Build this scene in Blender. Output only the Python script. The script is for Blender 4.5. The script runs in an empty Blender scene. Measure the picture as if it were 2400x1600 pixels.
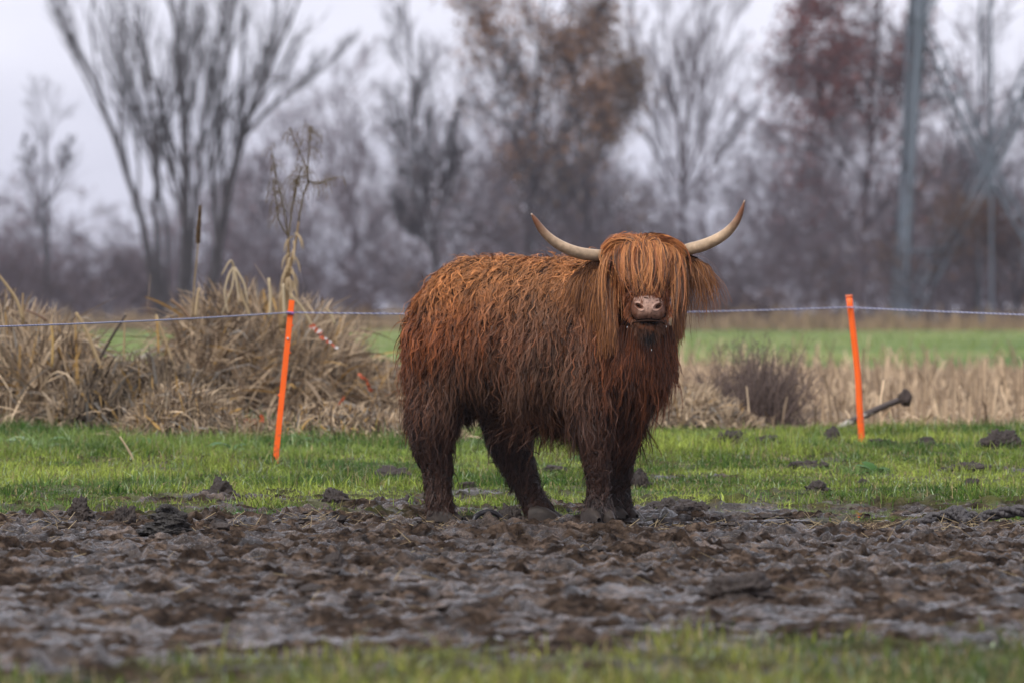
import bpy, math, random
import numpy as np
from mathutils import Vector
from mathutils.bvhtree import BVHTree

# ---------------------------------------------------------------- camera, world, sun, exposure
SC = bpy.context.scene
COL = SC.collection
FPX = 15630.0                      # focal length in pixels of the 2400 px wide photograph
HZ = 725.0                         # image row of the horizon
CAMZ = 0.94
cam_d = bpy.data.cameras.new("camera")
cam = bpy.data.objects.new("camera", cam_d); COL.objects.link(cam)
cam.location = (0, 0, CAMZ)
cam.rotation_euler = (math.radians(90) - math.atan((800 - HZ) / FPX), 0, 0)
cam_d.sensor_width = 36.0
cam_d.lens = FPX * 36.0 / 2400.0
cam_d.clip_start = 0.1
cam_d.clip_end = 12000
cam_d.dof.use_dof = True
cam_d.dof.focus_distance = 30.3
cam_d.dof.aperture_fstop = 5.0
SC.camera = cam

SUN_EL, SUN_ROT = math.radians(52), math.radians(-35)
world = bpy.data.worlds.new("World"); SC.world = world
world.use_nodes = True
wt = world.node_tree; wn = wt.nodes; wl = wt.links
wn.clear()
out = wn.new("ShaderNodeOutputWorld"); bg = wn.new("ShaderNodeBackground")
sky = wn.new("ShaderNodeTexSky"); sky.sky_type = 'NISHITA'; sky.sun_disc = False
sky.sun_elevation = SUN_EL; sky.sun_rotation = SUN_ROT
sky.air_density = 1.0; sky.dust_density = 3.0
hsv = wn.new("ShaderNodeHueSaturation"); hsv.inputs['Saturation'].default_value = 0.22
tc = wn.new("ShaderNodeTexCoord"); mp = wn.new("ShaderNodeMapping"); mp.inputs['Scale'].default_value = (1, 1, 3.2)
nz = wn.new("ShaderNodeTexNoise"); nz.inputs['Scale'].default_value = 9.0; nz.inputs['Detail'].default_value = 4
cr = wn.new("ShaderNodeValToRGB")
cr.color_ramp.elements[0].position = 0.32; cr.color_ramp.elements[0].color = (5.9, 5.95, 7.0, 1)
cr.color_ramp.elements[1].position = 0.62; cr.color_ramp.elements[1].color = (7.8, 7.8, 8.8, 1)
mx = wn.new("ShaderNodeMix"); mx.data_type = 'RGBA'; mx.inputs['Factor'].default_value = 0.85
wl.new(tc.outputs['Generated'], mp.inputs['Vector']); wl.new(mp.outputs['Vector'], nz.inputs['Vector'])
wl.new(nz.outputs['Fac'], cr.inputs['Fac'])
wl.new(sky.outputs['Color'], hsv.inputs['Color'])
wl.new(hsv.outputs['Color'], mx.inputs['A']); wl.new(cr.outputs['Color'], mx.inputs['B'])
wl.new(mx.outputs['Result'], bg.inputs['Color'])
bg.inputs['Strength'].default_value = 0.086
wl.new(bg.outputs['Background'], out.inputs['Surface'])

sun_d = bpy.data.lights.new("sun", 'SUN'); sun_d.energy = 1.5; sun_d.angle = math.radians(10)
sun_d.color = (1.0, 0.96, 0.90)
sun = bpy.data.objects.new("sun", sun_d); COL.objects.link(sun)
# the sun stands behind and to the left of the camera
_sd = Vector((math.sin(SUN_ROT) * math.cos(SUN_EL), -math.cos(SUN_ROT) * math.cos(SUN_EL), math.sin(SUN_EL)))
sky.sun_rotation = math.atan2(_sd.x, _sd.y)
sun.rotation_euler = _sd.to_track_quat('Z', 'Y').to_euler()

SC.view_settings.view_transform = 'Standard'
SC.view_settings.look = 'None'
SC.view_settings.exposure = 0.80
SC.view_settings.gamma = 1.0
SC.cycles.use_denoising = True
SC.cycles.max_bounces = 6
SC.cycles.transparent_max_bounces = 8
SC.cycles.caustics_reflective = False
SC.cycles.caustics_refractive = False

RS = np.random.RandomState(11)

# ---------------------------------------------------------------- helpers
def tag(o, label=None, cat=None, group=None, kind=None):
    if label: o['label'] = label
    if cat: o['category'] = cat
    if group: o['group'] = group
    if kind: o['kind'] = kind
    return o

def empty(name, loc):
    o = bpy.data.objects.new(name, None); COL.objects.link(o)
    o.location = loc; o.empty_display_size = 0.2
    return o

def link_mesh(name, me, mats, parent=None, loc=None):
    for m in (mats if isinstance(mats, (list, tuple)) else [mats]):
        me.materials.append(m)
    o = bpy.data.objects.new(name, me); COL.objects.link(o)
    if parent is not None:
        o.parent = parent
    if loc is not None:
        o.location = loc
    return o

def np_mesh(name, V, F, colors=None, smooth=False, attrs=None, mat_idx=None):
    """V (n,3), F (m,k) one polygon size; colors (n,3) per vertex."""
    me = bpy.data.meshes.new(name)
    V = np.ascontiguousarray(V, dtype=np.float32); F = np.ascontiguousarray(F, dtype=np.int32)
    k = F.shape[1]
    me.vertices.add(len(V)); me.vertices.foreach_set("co", V.ravel())
    me.loops.add(F.size); me.loops.foreach_set("vertex_index", F.ravel())
    me.polygons.add(len(F))
    me.polygons.foreach_set("loop_start", np.arange(0, F.size, k, dtype=np.int32))
    me.polygons.foreach_set("loop_total", np.full(len(F), k, dtype=np.int32))
    me.polygons.foreach_set("use_smooth", np.full(len(F), bool(smooth)))
    if mat_idx is not None:
        me.polygons.foreach_set("material_index", np.asarray(mat_idx, dtype=np.int32))
    me.update(calc_edges=True)
    if colors is not None:
        a = me.color_attributes.new("tint", 'FLOAT_COLOR', 'POINT')
        c = np.ones((len(V), 4), dtype=np.float32); c[:, :3] = colors
        a.data.foreach_set("color", c.ravel())
    for nm, arr in (attrs or {}).items():
        a = me.attributes.new(nm, 'FLOAT', 'POINT')
        a.data.foreach_set("value", np.asarray(arr, dtype=np.float32))
    return me

def ribbons(P, W, S, C=None, vcol=None):
    """P (N,K,3) centre lines, W (N,K) half widths, S (N,K,3) side unit vectors -> V, F, colours."""
    N, K, _ = P.shape
    A = P - S * W[..., None]; B = P + S * W[..., None]
    V = np.stack([A, B], axis=2).reshape(-1, 3)
    base = (np.arange(N)[:, None] * K + np.arange(K - 1)[None, :]) * 2
    F = np.stack([base, base + 1, base + 3, base + 2], axis=-1).reshape(-1, 4)
    col = None
    if vcol is not None:
        col = np.repeat(vcol.reshape(N * K, 3), 2, axis=0)
    elif C is not None:
        col = np.repeat(C, K * 2, axis=0)
    return V, F, col

def norm(a):
    return a / np.maximum(np.linalg.norm(a, axis=-1, keepdims=True), 1e-9)

def tubes(P0, P1, R0, R1, sides=3):
    """independent tapered tube pieces."""
    P0 = np.asarray(P0, float); P1 = np.asarray(P1, float); R0 = np.asarray(R0, float); R1 = np.asarray(R1, float)
    d = norm(P1 - P0)
    ref = np.where(np.abs(d[:, 2:3]) > 0.9, np.array([[1., 0, 0]]), np.array([[0, 0, 1.]]))
    u = norm(np.cross(d, ref)); v = np.cross(d, u)
    a = np.arange(sides) / sides * 2 * math.pi
    ring = u[:, None, :] * np.cos(a)[None, :, None] + v[:, None, :] * np.sin(a)[None, :, None]
    P1e = P1 + d * R1[:, None] * 0.5
    V0 = P0[:, None, :] + ring * R0[:, None, None]; V1 = P1e[:, None, :] + ring * R1[:, None, None]
    V = np.concatenate([V0, V1], axis=1).reshape(-1, 3)
    N = len(P0); b = (np.arange(N) * sides * 2)[:, None]; i = np.arange(sides)[None, :]; j = (np.arange(sides) + 1) % sides
    F = np.stack([b + i, b + j[None, :], b + sides + j[None, :], b + sides + i], axis=-1).reshape(-1, 4)
    return V, F

def smooth_tube(pts, radii, sides=12, sub=6, close=True):
    """one continuous tube through the points (Catmull-Rom)."""
    pts = np.asarray(pts, float); radii = np.asarray(radii, float)
    n = len(pts)
    pe = np.vstack([2 * pts[0] - pts[1], pts, 2 * pts[-1] - pts[-2]])
    re = np.concatenate([[radii[0]], radii, [radii[-1]]])
    P = []; R = []
    for i in range(n - 1):
        for s in range(sub):
            t = s / sub
            a, b, c, d = pe[i], pe[i + 1], pe[i + 2], pe[i + 3]
            P.append(0.5 * ((2 * b) + (-a + c) * t + (2 * a - 5 * b + 4 * c - d) * t * t + (-a + 3 * b - 3 * c + d) * t ** 3))
            R.append(re[i + 1] * (1 - t) + re[i + 2] * t)
    P.append(pts[-1]); R.append(radii[-1])
    P = np.array(P); R = np.array(R)
    T = norm(np.gradient(P, axis=0))
    u = np.cross(T[0], [0, 0, 1.0]) if abs(T[0][2]) < 0.9 else np.cross(T[0], [1.0, 0, 0])
    u = u / np.linalg.norm(u)
    rings = []
    for i in range(len(P)):
        u = u - T[i] * np.dot(u, T[i]); u = u / np.linalg.norm(u)
        v = np.cross(T[i], u)
        a = np.arange(sides) / sides * 2 * math.pi
        rings.append(P[i] + (u[None] * np.cos(a)[:, None] + v[None] * np.sin(a)[:, None]) * R[i])
    V = np.array(rings).reshape(-1, 3)
    F = []
    for i in range(len(P) - 1):
        for k in range(sides):
            k2 = (k + 1) % sides
            F.append((i * sides + k, i * sides + k2, (i + 1) * sides + k2, (i + 1) * sides + k))
    if close:
        for ri, flip in ((0, True), (len(P) - 1, False)):
            c = len(V); V = np.vstack([V, P[ri][None]])
            for k in range(sides):
                k2 = (k + 1) % sides
                q = (ri * sides + k, ri * sides + k2, c, c)
                F.append((q[1], q[0], c, c) if flip else q)
    return V, np.array(F)

def poly_mesh(name, V, F, smooth=True, colors=None):
    """lists with degenerate quads (triangles) allowed."""
    me = bpy.data.meshes.new(name)
    faces = []
    for f in F:
        g = []
        for i in f:
            if int(i) not in g: g.append(int(i))
        if len(g) >= 3: faces.append(g)
    me.from_pydata([tuple(map(float, v)) for v in V], [], faces)
    me.polygons.foreach_set("use_smooth", [smooth] * len(me.polygons))
    if colors is not None:
        a = me.color_attributes.new("tint", 'FLOAT_COLOR', 'POINT')
        c = np.ones((len(V), 4), dtype=np.float32); c[:, :3] = colors
        a.data.foreach_set("color", c.ravel())
    return me

def join_vf(parts):
    Vs = []; Fs = []; n = 0
    for V, F in parts:
        Vs.append(np.asarray(V)); Fs.append(np.asarray(F) + n); n += len(V)
    return np.vstack(Vs), np.vstack(Fs)

def h2(ix, iy, seed):
    h = (ix.astype(np.int64) * 374761393 + iy.astype(np.int64) * 668265263 + seed * 974634777) & 0xffffffff
    h = ((h ^ (h >> 13)) * 1274126177) & 0xffffffff
    h = (h ^ (h >> 16)) & 0xffffffff
    return h.astype(np.float64) / 4294967295.0

def vnoise(x, y, seed=0):
    x = np.asarray(x, float); y = np.asarray(y, float)
    ix = np.floor(x); iy = np.floor(y); fx = x - ix; fy = y - iy
    fx = fx * fx * (3 - 2 * fx); fy = fy * fy * (3 - 2 * fy)
    a = h2(ix, iy, seed); b = h2(ix + 1, iy, seed); c = h2(ix, iy + 1, seed); d = h2(ix + 1, iy + 1, seed)
    return (a * (1 - fx) + b * fx) * (1 - fy) + (c * (1 - fx) + d * fx) * fy

def fbm(x, y, f, octs=4, seed=0, gain=0.5):
    s = 0; a = 1; t = 0
    for o in range(octs):
        s = s + a * (vnoise(x * f + 17.3 * o, y * f - 9.1 * o, seed + o) - 0.5); t += a
        a *= gain; f *= 2.03
    return s / t * 2

def smoothstep(a, b, x):
    t = np.clip((np.asarray(x, float) - a) / (b - a), 0, 1)
    return t * t * (3 - 2 * t)

def noise3(p, f, seed=0):
    """smooth vector noise from sines, p (...,3) -> (...,3)"""
    r = np.random.RandomState(seed)
    o = np.zeros(p.shape)
    for k in range(5):
        K = r.normal(size=(3, 3)) * f * (1 + 0.5 * k)
        ph = r.uniform(0, 6.28, 3)
        o += np.sin(p @ K.T + ph) / (1 + 0.4 * k)
    return o / 2.6

# ---------------------------------------------------------------- materials
def mat(name, color=(0.5, 0.5, 0.5), rough=0.8, spec=0.3, tint=False, noise=None, bump=None, sss=0, metallic=0, trans=0.0):
    m = bpy.data.materials.new(name); m.use_nodes = True
    nt = m.node_tree; b = nt.nodes['Principled BSDF']
    b.inputs['Base Color'].default_value = (*color, 1)
    b.inputs['Roughness'].default_value = rough
    b.inputs['Specular IOR Level'].default_value = spec
    b.inputs['Metallic'].default_value = metallic
    src = None
    if tint:
        at = nt.nodes.new("ShaderNodeAttribute"); at.attribute_name = "tint"; src = at.outputs['Color']
    if noise:
        sc, amt = noise
        t = nt.nodes.new("ShaderNodeTexCoord")
        n = nt.nodes.new("ShaderNodeTexNoise"); n.inputs['Scale'].default_value = sc; n.inputs['Detail'].default_value = 6
        nt.links.new(t.outputs['Object'], n.inputs['Vector'])
        r = nt.nodes.new("ShaderNodeMapRange"); r.inputs['From Min'].default_value = 0.3; r.inputs['From Max'].default_value = 0.7
        r.inputs['To Min'].default_value = 1 - amt; r.inputs['To Max'].default_value = 1 + amt
        nt.links.new(n.outputs['Fac'], r.inputs['Value'])
        v = nt.nodes.new("ShaderNodeVectorMath"); v.operation = 'SCALE'
        if src is None:
            v.inputs[0].default_value = color
        else:
            nt.links.new(src, v.inputs[0])
        nt.links.new(r.outputs['Result'], v.inputs['Scale'])
        src = v.outputs['Vector']
    if src is not None:
        nt.links.new(src, b.inputs['Base Color'])
    if bump:
        sc, st, dist = bump
        t = nt.nodes.new("ShaderNodeTexCoord")
        n = nt.nodes.new("ShaderNodeTexNoise"); n.inputs['Scale'].default_value = sc; n.inputs['Detail'].default_value = 5
        nt.links.new(t.outputs['Object'], n.inputs['Vector'])
        bp = nt.nodes.new("ShaderNodeBump"); bp.inputs['Strength'].default_value = st; bp.inputs['Distance'].default_value = dist
        nt.links.new(n.outputs['Fac'], bp.inputs['Height']); nt.links.new(bp.outputs['Normal'], b.inputs['Normal'])
    if trans > 0:
        tr = nt.nodes.new("ShaderNodeBsdfTranslucent"); ms = nt.nodes.new("ShaderNodeMixShader")
        ms.inputs[0].default_value = trans
        if src is not None: nt.links.new(src, tr.inputs['Color'])
        else: tr.inputs['Color'].default_value = (*color, 1)
        o = nt.nodes['Material Output']
        nt.links.new(b.outputs[0], ms.inputs[1]); nt.links.new(tr.outputs[0], ms.inputs[2]); nt.links.new(ms.outputs[0], o.inputs['Surface'])
    return m

M = {}
M['hair'] = mat('hair', tint=True, rough=0.48, spec=0.24)
M['skin'] = mat('skin', (0.028, 0.013, 0.008), rough=0.9, spec=0.1)
M['horn'] = mat('horn', tint=True, rough=0.42, spec=0.45, noise=(45, 0.22), bump=(160, 0.25, 0.002))
M['nose'] = mat('nose', tint=True, rough=0.45, spec=0.5, noise=(70, 0.3), bump=(220, 0.5, 0.003))
M['hoof'] = mat('hoof', (0.034, 0.025, 0.020), rough=0.6, spec=0.3, noise=(30, 0.4), bump=(80, 0.5, 0.004))
M['drop'] = mat('drop', (0.8, 0.8, 0.8), rough=0.1, spec=0.6)
M['grass'] = mat('grass', tint=True, rough=0.6, spec=0.22, trans=0.3)
M['straw'] = mat('straw', tint=True, rough=0.7, spec=0.25, trans=0.12)
M['bark'] = mat('bark', (0.038, 0.031, 0.033), rough=0.9, spec=0.15, noise=(2.0, 0.3))
M['bark_purple'] = mat('bark_purple', (0.095, 0.073, 0.083), rough=0.9, spec=0.15, noise=(1.0, 0.3))
M['leaf'] = mat('leaf', tint=True, rough=0.7, spec=0.2, trans=0.25)
M['clod'] = mat('clod', (0.034, 0.024, 0.019), rough=0.62, spec=0.4, noise=(14, 0.4), bump=(60, 0.9, 0.012))
M['dung'] = mat('dung', (0.020, 0.016, 0.013), rough=0.5, spec=0.45, noise=(20, 0.4), bump=(90, 0.8, 0.008))
M['soil'] = mat('soil', (0.022, 0.016, 0.012), rough=0.95, spec=0.1, noise=(8, 0.4), bump=(20, 0.8, 0.03))
M['orange'] = mat('orange', (0.95, 0.13, 0.008), rough=0.45, spec=0.4, noise=(9, 0.1))
def dirty(m, base, dirt=(0.16, 0.10, 0.06), z0=0.02, z1=0.30):
    nt = m.node_tree; N = nt.nodes; L = nt.links
    t = N.new('ShaderNodeTexCoord'); s = N.new('ShaderNodeSeparateXYZ'); L.new(t.outputs['Object'], s.inputs[0])
    n = N.new('ShaderNodeTexNoise'); n.inputs['Scale'].default_value = 38; n.inputs['Detail'].default_value = 6; L.new(t.outputs['Object'], n.inputs['Vector'])
    r = N.new('ShaderNodeMapRange'); r.inputs['From Min'].default_value = z1; r.inputs['From Max'].default_value = z0; r.inputs['To Min'].default_value = -0.16; r.inputs['To Max'].default_value = 0.12
    L.new(s.outputs['Z'], r.inputs['Value'])
    ad = N.new('ShaderNodeMath'); L.new(n.outputs['Fac'], ad.inputs[0]); L.new(r.outputs['Result'], ad.inputs[1])
    q = N.new('ShaderNodeMapRange'); q.inputs['From Min'].default_value = 0.56; q.inputs['From Max'].default_value = 0.78; q.inputs['To Max'].default_value = 0.8; L.new(ad.outputs[0], q.inputs['Value'])
    mx_ = N.new('ShaderNodeMix'); mx_.data_type = 'RGBA'; L.new(q.outputs['Result'], mx_.inputs['Factor'])
    old = N['Principled BSDF'].inputs['Base Color'].links[0].from_socket
    L.new(old, mx_.inputs['A']); mx_.inputs['B'].default_value = (*dirt, 1); L.new(mx_.outputs['Result'], N['Principled BSDF'].inputs['Base Color'])
dirty(M['orange'], None)
M['orange_dull'] = mat('orange_dull', (0.42, 0.09, 0.035), rough=0.6, spec=0.3, noise=(30, 0.25))
M['white_mark'] = mat('white_mark', (0.5, 0.47, 0.45), rough=0.5)
M['rope'] = mat('rope', tint=True, rough=0.55, spec=0.3)
M['wood_pale'] = mat('wood_pale', (0.32, 0.28, 0.25), rough=0.6, noise=(9, 0.3))
M['wood_dark'] = mat('wood_dark', (0.05, 0.035, 0.03), rough=0.7, noise=(15, 0.5), bump=(50, 0.5, 0.01))
M['steel'] = mat('steel', (0.12, 0.145, 0.175), rough=0.5, spec=0.5, metallic=0.2, noise=(2, 0.1))

# ---------------------------------------------------------------- ground shape
def g_low(x, y):
    z = 0.16 * smoothstep(30.5, 42, y) - 0.16 * smoothstep(75, 120, y)
    z = z + 0.02 * fbm(x, y, 0.35, 2, 5) * smoothstep(12, 16, y) * (1 - smoothstep(55, 90, y))
    return z

def wet_zone(x, y):
    """shallow puddles along the edge of the grass"""
    n = fbm(x, y, 2.6, 3, 44)
    w = 0
    for x0, x1, yc, wd in ((0.92, 2.0, 31.75, 0.70), (-1.95, -1.35, 31.8, 0.45), (-1.15, -0.62, 31.5, 0.35), (2.4, 3.4, 31.4, 0.5)):
        w = np.maximum(w, np.exp(-((y - yc - 0.25 * n) / wd) ** 4) * smoothstep(x0 - 0.1, x0 + 0.1, x + 0.1 * n) * (1 - smoothstep(x1 - 0.1, x1 + 0.1, x + 0.1 * n)))
    return w

def grass_amt(x, y):
    """1 = grown over, 0 = bare mud"""
    n = fbm(x, y, 0.55, 3, 21) ; n2 = fbm(x, y, 2.3, 3, 31)
    far = 31.9 + 0.55 * np.clip(-x, -1, 2.4) * 0.5 + 0.7 * n
    a = smoothstep(far - 0.4, far + 0.7, y + 1.7 * n2)
    a = a * (1 - 0.85 * smoothstep(0.20, 0.36, fbm(x, y * 0.7, 1.3, 3, 88)) * (1 - smoothstep(36, 40, y)))
    near = 17.9 + 0.75 * np.clip(x, -1.3, 1.6) + 0.6 * n
    b = 1 - smoothstep(near - 0.9, near + 0.7, y + 2.2 * n2)
    b = np.maximum(b, 0.9 * np.exp(-(((x - 0.50) / 0.13) ** 2 + ((y - 19.0) / 0.5) ** 2)))
    tuft = 0.95 * smoothstep(0.10, 0.30, fbm(x, y, 1.9, 3, 77)) * smoothstep(30.0, 30.6, y)
    lf = 0.9 * smoothstep(-0.10, 0.22, n2) * smoothstep(30.2, 30.7, y) * (1 - smoothstep(-0.9, -0.3, x))
    g = np.clip(np.maximum.reduce([a, b, tuft, lf]), 0, 1)
    return g * (1 - np.clip(wet_zone(x, y) * 1.3, 0, 1))

_hp = np.random.RandomState(5)
HOOF = np.column_stack([_hp.uniform(-4.5, 4.5, 1500), _hp.uniform(15.5, 33.5, 1500), _hp.uniform(0.05, 0.10, 1500), _hp.uniform(0.014, 0.045, 1500)])

def g_height(x, y, prints=True):
    x = np.asarray(x, float); y = np.asarray(y, float)
    g = grass_amt(x, y)
    near = smoothstep(12, 15, y) * (1 - smoothstep(50, 70, y))
    wx = x + 0.05 * fbm(x, y, 7, 2, 40); wy = y + 0.05 * fbm(x, y, 7, 2, 41)
    mud = (0.022 * fbm(x, y, 1.1, 3, 1) + 0.018 * fbm(wx, wy, 6.0, 3, 2)
           + 0.026 * (0.30 - np.abs(fbm(wx, wy, 10.0, 3, 3, 0.65))) + 0.030 * (0.3 - np.abs(fbm(wx, wy, 16, 3, 4, 0.7))) + 0.012 * fbm(x, y, 38, 2, 6, 0.7)
           - 0.030 * smoothstep(0.16, 0.34, fbm(wx, wy, 12, 3, 71)) + 0.013 * fbm(x * 0.35, y, 2.4, 2, 72))
    lump = smoothstep(0.22, 0.42, fbm(wx, wy, 5.2, 2, 9)) * 0.030 + smoothstep(0.30, 0.45, fbm(wx, wy, 13, 2, 12)) * 0.020
    mud = (mud + lump - 0.024) * 0.78
    mud = mud * (0.68 + 0.32 * smoothstep(21, 27, y))
    # trodden flat round the hooves
    foot = np.exp(-(((x - 0.1) / 0.75) ** 2 + ((y - 29.8) / 0.55) ** 2))
    mud = mud * (1 - 0.55 * foot) - 0.020 * foot
    gr = 0.022 * fbm(x, y, 1.3, 3, 1) + 0.010 * fbm(x, y, 6, 2, 2)
    z = g_low(x, y) + (mud * (1 - g) + gr * g) * near
    w = wet_zone(x, y)
    z = z * (1 - w) + w * (-0.030 + 0.40 * mud)
    # the ground in front of the long puddle lies low
    f = np.exp(-((y - 30.2) / 0.95) ** 4) * smoothstep(0.75, 1.0, x) * (1 - w)
    z = z - 0.020 * f - 0.75 * f * np.maximum(z, 0)
    return z

def g_prints(X, Y, Z):
    """press hoof prints into a grid (X, Y axes 1-D, Z 2-D [y,x])"""
    for hx, hy, r, d in HOOF:
        i0, i1 = np.searchsorted(X, [hx - 2 * r, hx + 2 * r]); j0, j1 = np.searchsorted(Y, [hy - 2 * r, hy + 2 * r])
        if i1 <= i0 or j1 <= j0: continue
        xx, yy = np.meshgrid(X[i0:i1], Y[j0:j1])
        q = np.sqrt((xx - hx) ** 2 + ((yy - hy) / 1.25) ** 2) / r
        Z[j0:j1, i0:i1] += -d * np.exp(-(q / 0.75) ** 4) + 0.45 * d * np.exp(-((q - 1.15) / 0.28) ** 2)
    return Z

def gz(x, y):
    return float(g_height(np.array([x]), np.array([y]))[0])

def D2(px, py, zoff=0.0):
    """ground point seen at a pixel of the photograph"""
    y = 30.0
    for _ in range(40):
        x = (px - 1200) / FPX * y
        z = float(g_low(np.array([x]), np.array([y]))[0]) + zoff
        y = 0.5 * y + 0.5 * (CAMZ - z) * FPX / max(py - HZ, 5)
    x = (px - 1200) / FPX * y
    return x, y, float(g_low(np.array([x]), np.array([y]))[0])

def C(px, py, d, dist=30.0):
    """point on the cow or another near thing: pixel + depth behind (+) or before (-) the thing's own distance"""
    s = (dist + d) / FPX
    return np.array([(px - 1200) * s, d, CAMZ - (py - HZ) * s])

def spaced(lo, hi, d):
    return list(np.arange(lo, hi, d))
xs = spaced(0, 2.9, 0.012) + spaced(2.9, 6.0, 0.05)
v = 6.0; st = 0.12
while v < 3000:
    xs.append(v); v += st; st *= 1.16
xs = np.array(sorted(set([-a for a in xs[1:]] + xs)))
ys = spaced(-30, 12, 3) + spaced(12, 16, 0.15) + spaced(16, 22.5, 0.03) + spaced(22.5, 33, 0.012) + spaced(33, 44, 0.045)
v = 44.0; st = 0.08
while v < 6000:
    ys.append(v); v += st; st *= 1.045
ys = np.array(ys)
XX, YY = np.meshgrid(xs, ys)
ZZ = g_height(XX, YY)
ZZ = g_prints(xs, ys, ZZ)
GR = grass_amt(XX, YY)
ny, nx = XX.shape
idx = np.arange(ny * nx).reshape(ny, nx)
F = np.stack([idx[:-1, :-1], idx[:-1, 1:], idx[1:, 1:], idx[1:, :-1]], axis=-1).reshape(-1, 4)
me = np_mesh("ground", np.column_stack([XX.ravel(), YY.ravel(), ZZ.ravel()]), F, smooth=True,
             attrs={"grown": GR.ravel()})

def ground_material():
    m = bpy.data.materials.new("ground"); m.use_nodes = True
    nt = m.node_tree; N = nt.nodes; L = nt.links; b = N['Principled BSDF']
    geo = N.new("ShaderNodeNewGeometry")
    sep = N.new("ShaderNodeSeparateXYZ"); L.new(geo.outputs['Position'], sep.inputs[0])
    def noise(scale, detail=5, dist=0.0):
        n = N.new("ShaderNodeTexNoise"); n.inputs['Scale'].default_value = scale; n.inputs['Detail'].default_value = detail
        n.inputs['Distortion'].default_value = dist
        L.new(geo.outputs['Position'], n.inputs['Vector']); return n.outputs['Fac']
    def ramp(fac, stops):
        r = N.new("ShaderNodeValToRGB")
        while len(r.color_ramp.elements) < len(stops): r.color_ramp.elements.new(0.5)
        for e, (p, c) in zip(r.color_ramp.elements, stops):
            e.position = p; e.color = (*c, 1)
        L.new(fac, r.inputs['Fac']); return r.outputs['Color']
    def mixc(f, a, c):
        n = N.new("ShaderNodeMix"); n.data_type = 'RGBA'
        L.new(f, n.inputs['Factor']); L.new(a, n.inputs['A']); L.new(c, n.inputs['B']); return n.outputs['Result']
    def mrange(v, a, c, lo=0.0, hi=1.0):
        n = N.new("ShaderNodeMapRange"); n.inputs['From Min'].default_value = a; n.inputs['From Max'].default_value = c
        n.inputs['To Min'].default_value = lo; n.inputs['To Max'].default_value = hi
        L.new(v, n.inputs['Value']); return n.outputs['Result']
    mud = ramp(noise(7, 8, 0.4), [(0.34, (0.012, 0.0075, 0.005)), (0.5, (0.042, 0.028, 0.019)), (0.66, (0.105, 0.074, 0.054))])
    turf = ramp(noise(11, 6), [(0.35, (0.040, 0.036, 0.018)), (0.65, (0.095, 0.105, 0.032))])
    fine = ramp(noise(27, 7, 0.8), [(0.36, (0.35, 0.32, 0.30)), (0.50, (0.95, 0.95, 0.95)), (0.64, (1.5, 1.5, 1.52))])
    mm = N.new("ShaderNodeMix"); mm.data_type = 'RGBA'; mm.blend_type = 'MULTIPLY'; mm.inputs['Factor'].default_value = 1.0
    L.new(mud, mm.inputs['A']); L.new(fine, mm.inputs['B']); mud = mm.outputs['Result']
    at = N.new("ShaderNodeAttribute"); at.attribute_name = "grown"
    c = mixc(at.outputs['Fac'], mud, turf)
    # further off: dead litter, then the green field
    litter = ramp(noise(3.0, 6), [(0.35, (0.12, 0.082, 0.05)), (0.65, (0.30, 0.22, 0.135))])
    c = mixc(mrange(sep.outputs['Y'], 42.3, 43.6), c, litter)
    field = ramp(noise(0.11, 6, 0.8), [(0.40, (0.070, 0.130, 0.028)), (0.5, (0.150, 0.210, 0.050)), (0.60, (0.235, 0.250, 0.085))])
    c = mixc(mrange(sep.outputs['Y'], 92, 112), c, field)
    floor_ = ramp(noise(0.3, 4), [(0.35, (0.030, 0.024, 0.020)), (0.65, (0.075, 0.058, 0.045))])
    c = mixc(mrange(sep.outputs['Y'], 291, 294), c, floor_)
    L.new(c, b.inputs['Base Color'])
    wet = noise(2.3, 8, 1.4)
    r0 = mrange(wet, 0.46, 0.53, 0.16, 0.85)
    s0 = mrange(wet, 0.47, 0.53, 0.40, 0.06)
    L.new(s0, b.inputs['Specular IOR Level'])
    rr = N.new("ShaderNodeMix"); rr.data_type = 'FLOAT'
    L.new(at.outputs['Fac'], rr.inputs['Factor']); L.new(r0, rr.inputs['A']); rr.inputs['B'].default_value = 0.9
    r2 = N.new("ShaderNodeMath"); r2.operation = 'MAXIMUM'; L.new(rr.outputs['Result'], r2.inputs[0])
    L.new(mrange(sep.outputs['Y'], 38, 43, 0.0, 0.95), r2.inputs[1])
    L.new(r2.outputs[0], b.inputs['Roughness'])
    bp = N.new("ShaderNodeBump"); bp.inputs['Strength'].default_value = 0.9; bp.inputs['Distance'].default_value = 0.02
    L.new(noise(70, 8), bp.inputs['Height']); L.new(bp.outputs['Normal'], b.inputs['Normal'])
    return m
ground = link_mesh("ground", me, ground_material())
tag(ground, kind='structure')

# puddle water: a level sheet that shows only where the trodden mud dips below it
wm = mat('water', (0.05, 0.045, 0.042), rough=0.06, spec=0.6)
V = []; F = []
_zr = ZZ[(YY > 20) & (YY < 29.5) & (np.abs(XX) < 2.5)]; WL = float(np.percentile(_zr, 11))
for (x0, x1, y0, y1, z) in ((-5, 5, 16.5, 30.7, WL), (-5, 5, 30.7, 33.2, -0.016)):
    n = len(V); V += [(x0, y0, z), (x1, y0, z), (x1, y1, z), (x0, y1, z)]; F.append((n, n + 1, n + 2, n + 3))
pud = bpy.data.meshes.new("puddle_water"); pud.from_pydata(V, [], F)
tag(link_mesh("puddle_water", pud, wm), kind='structure')

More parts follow.
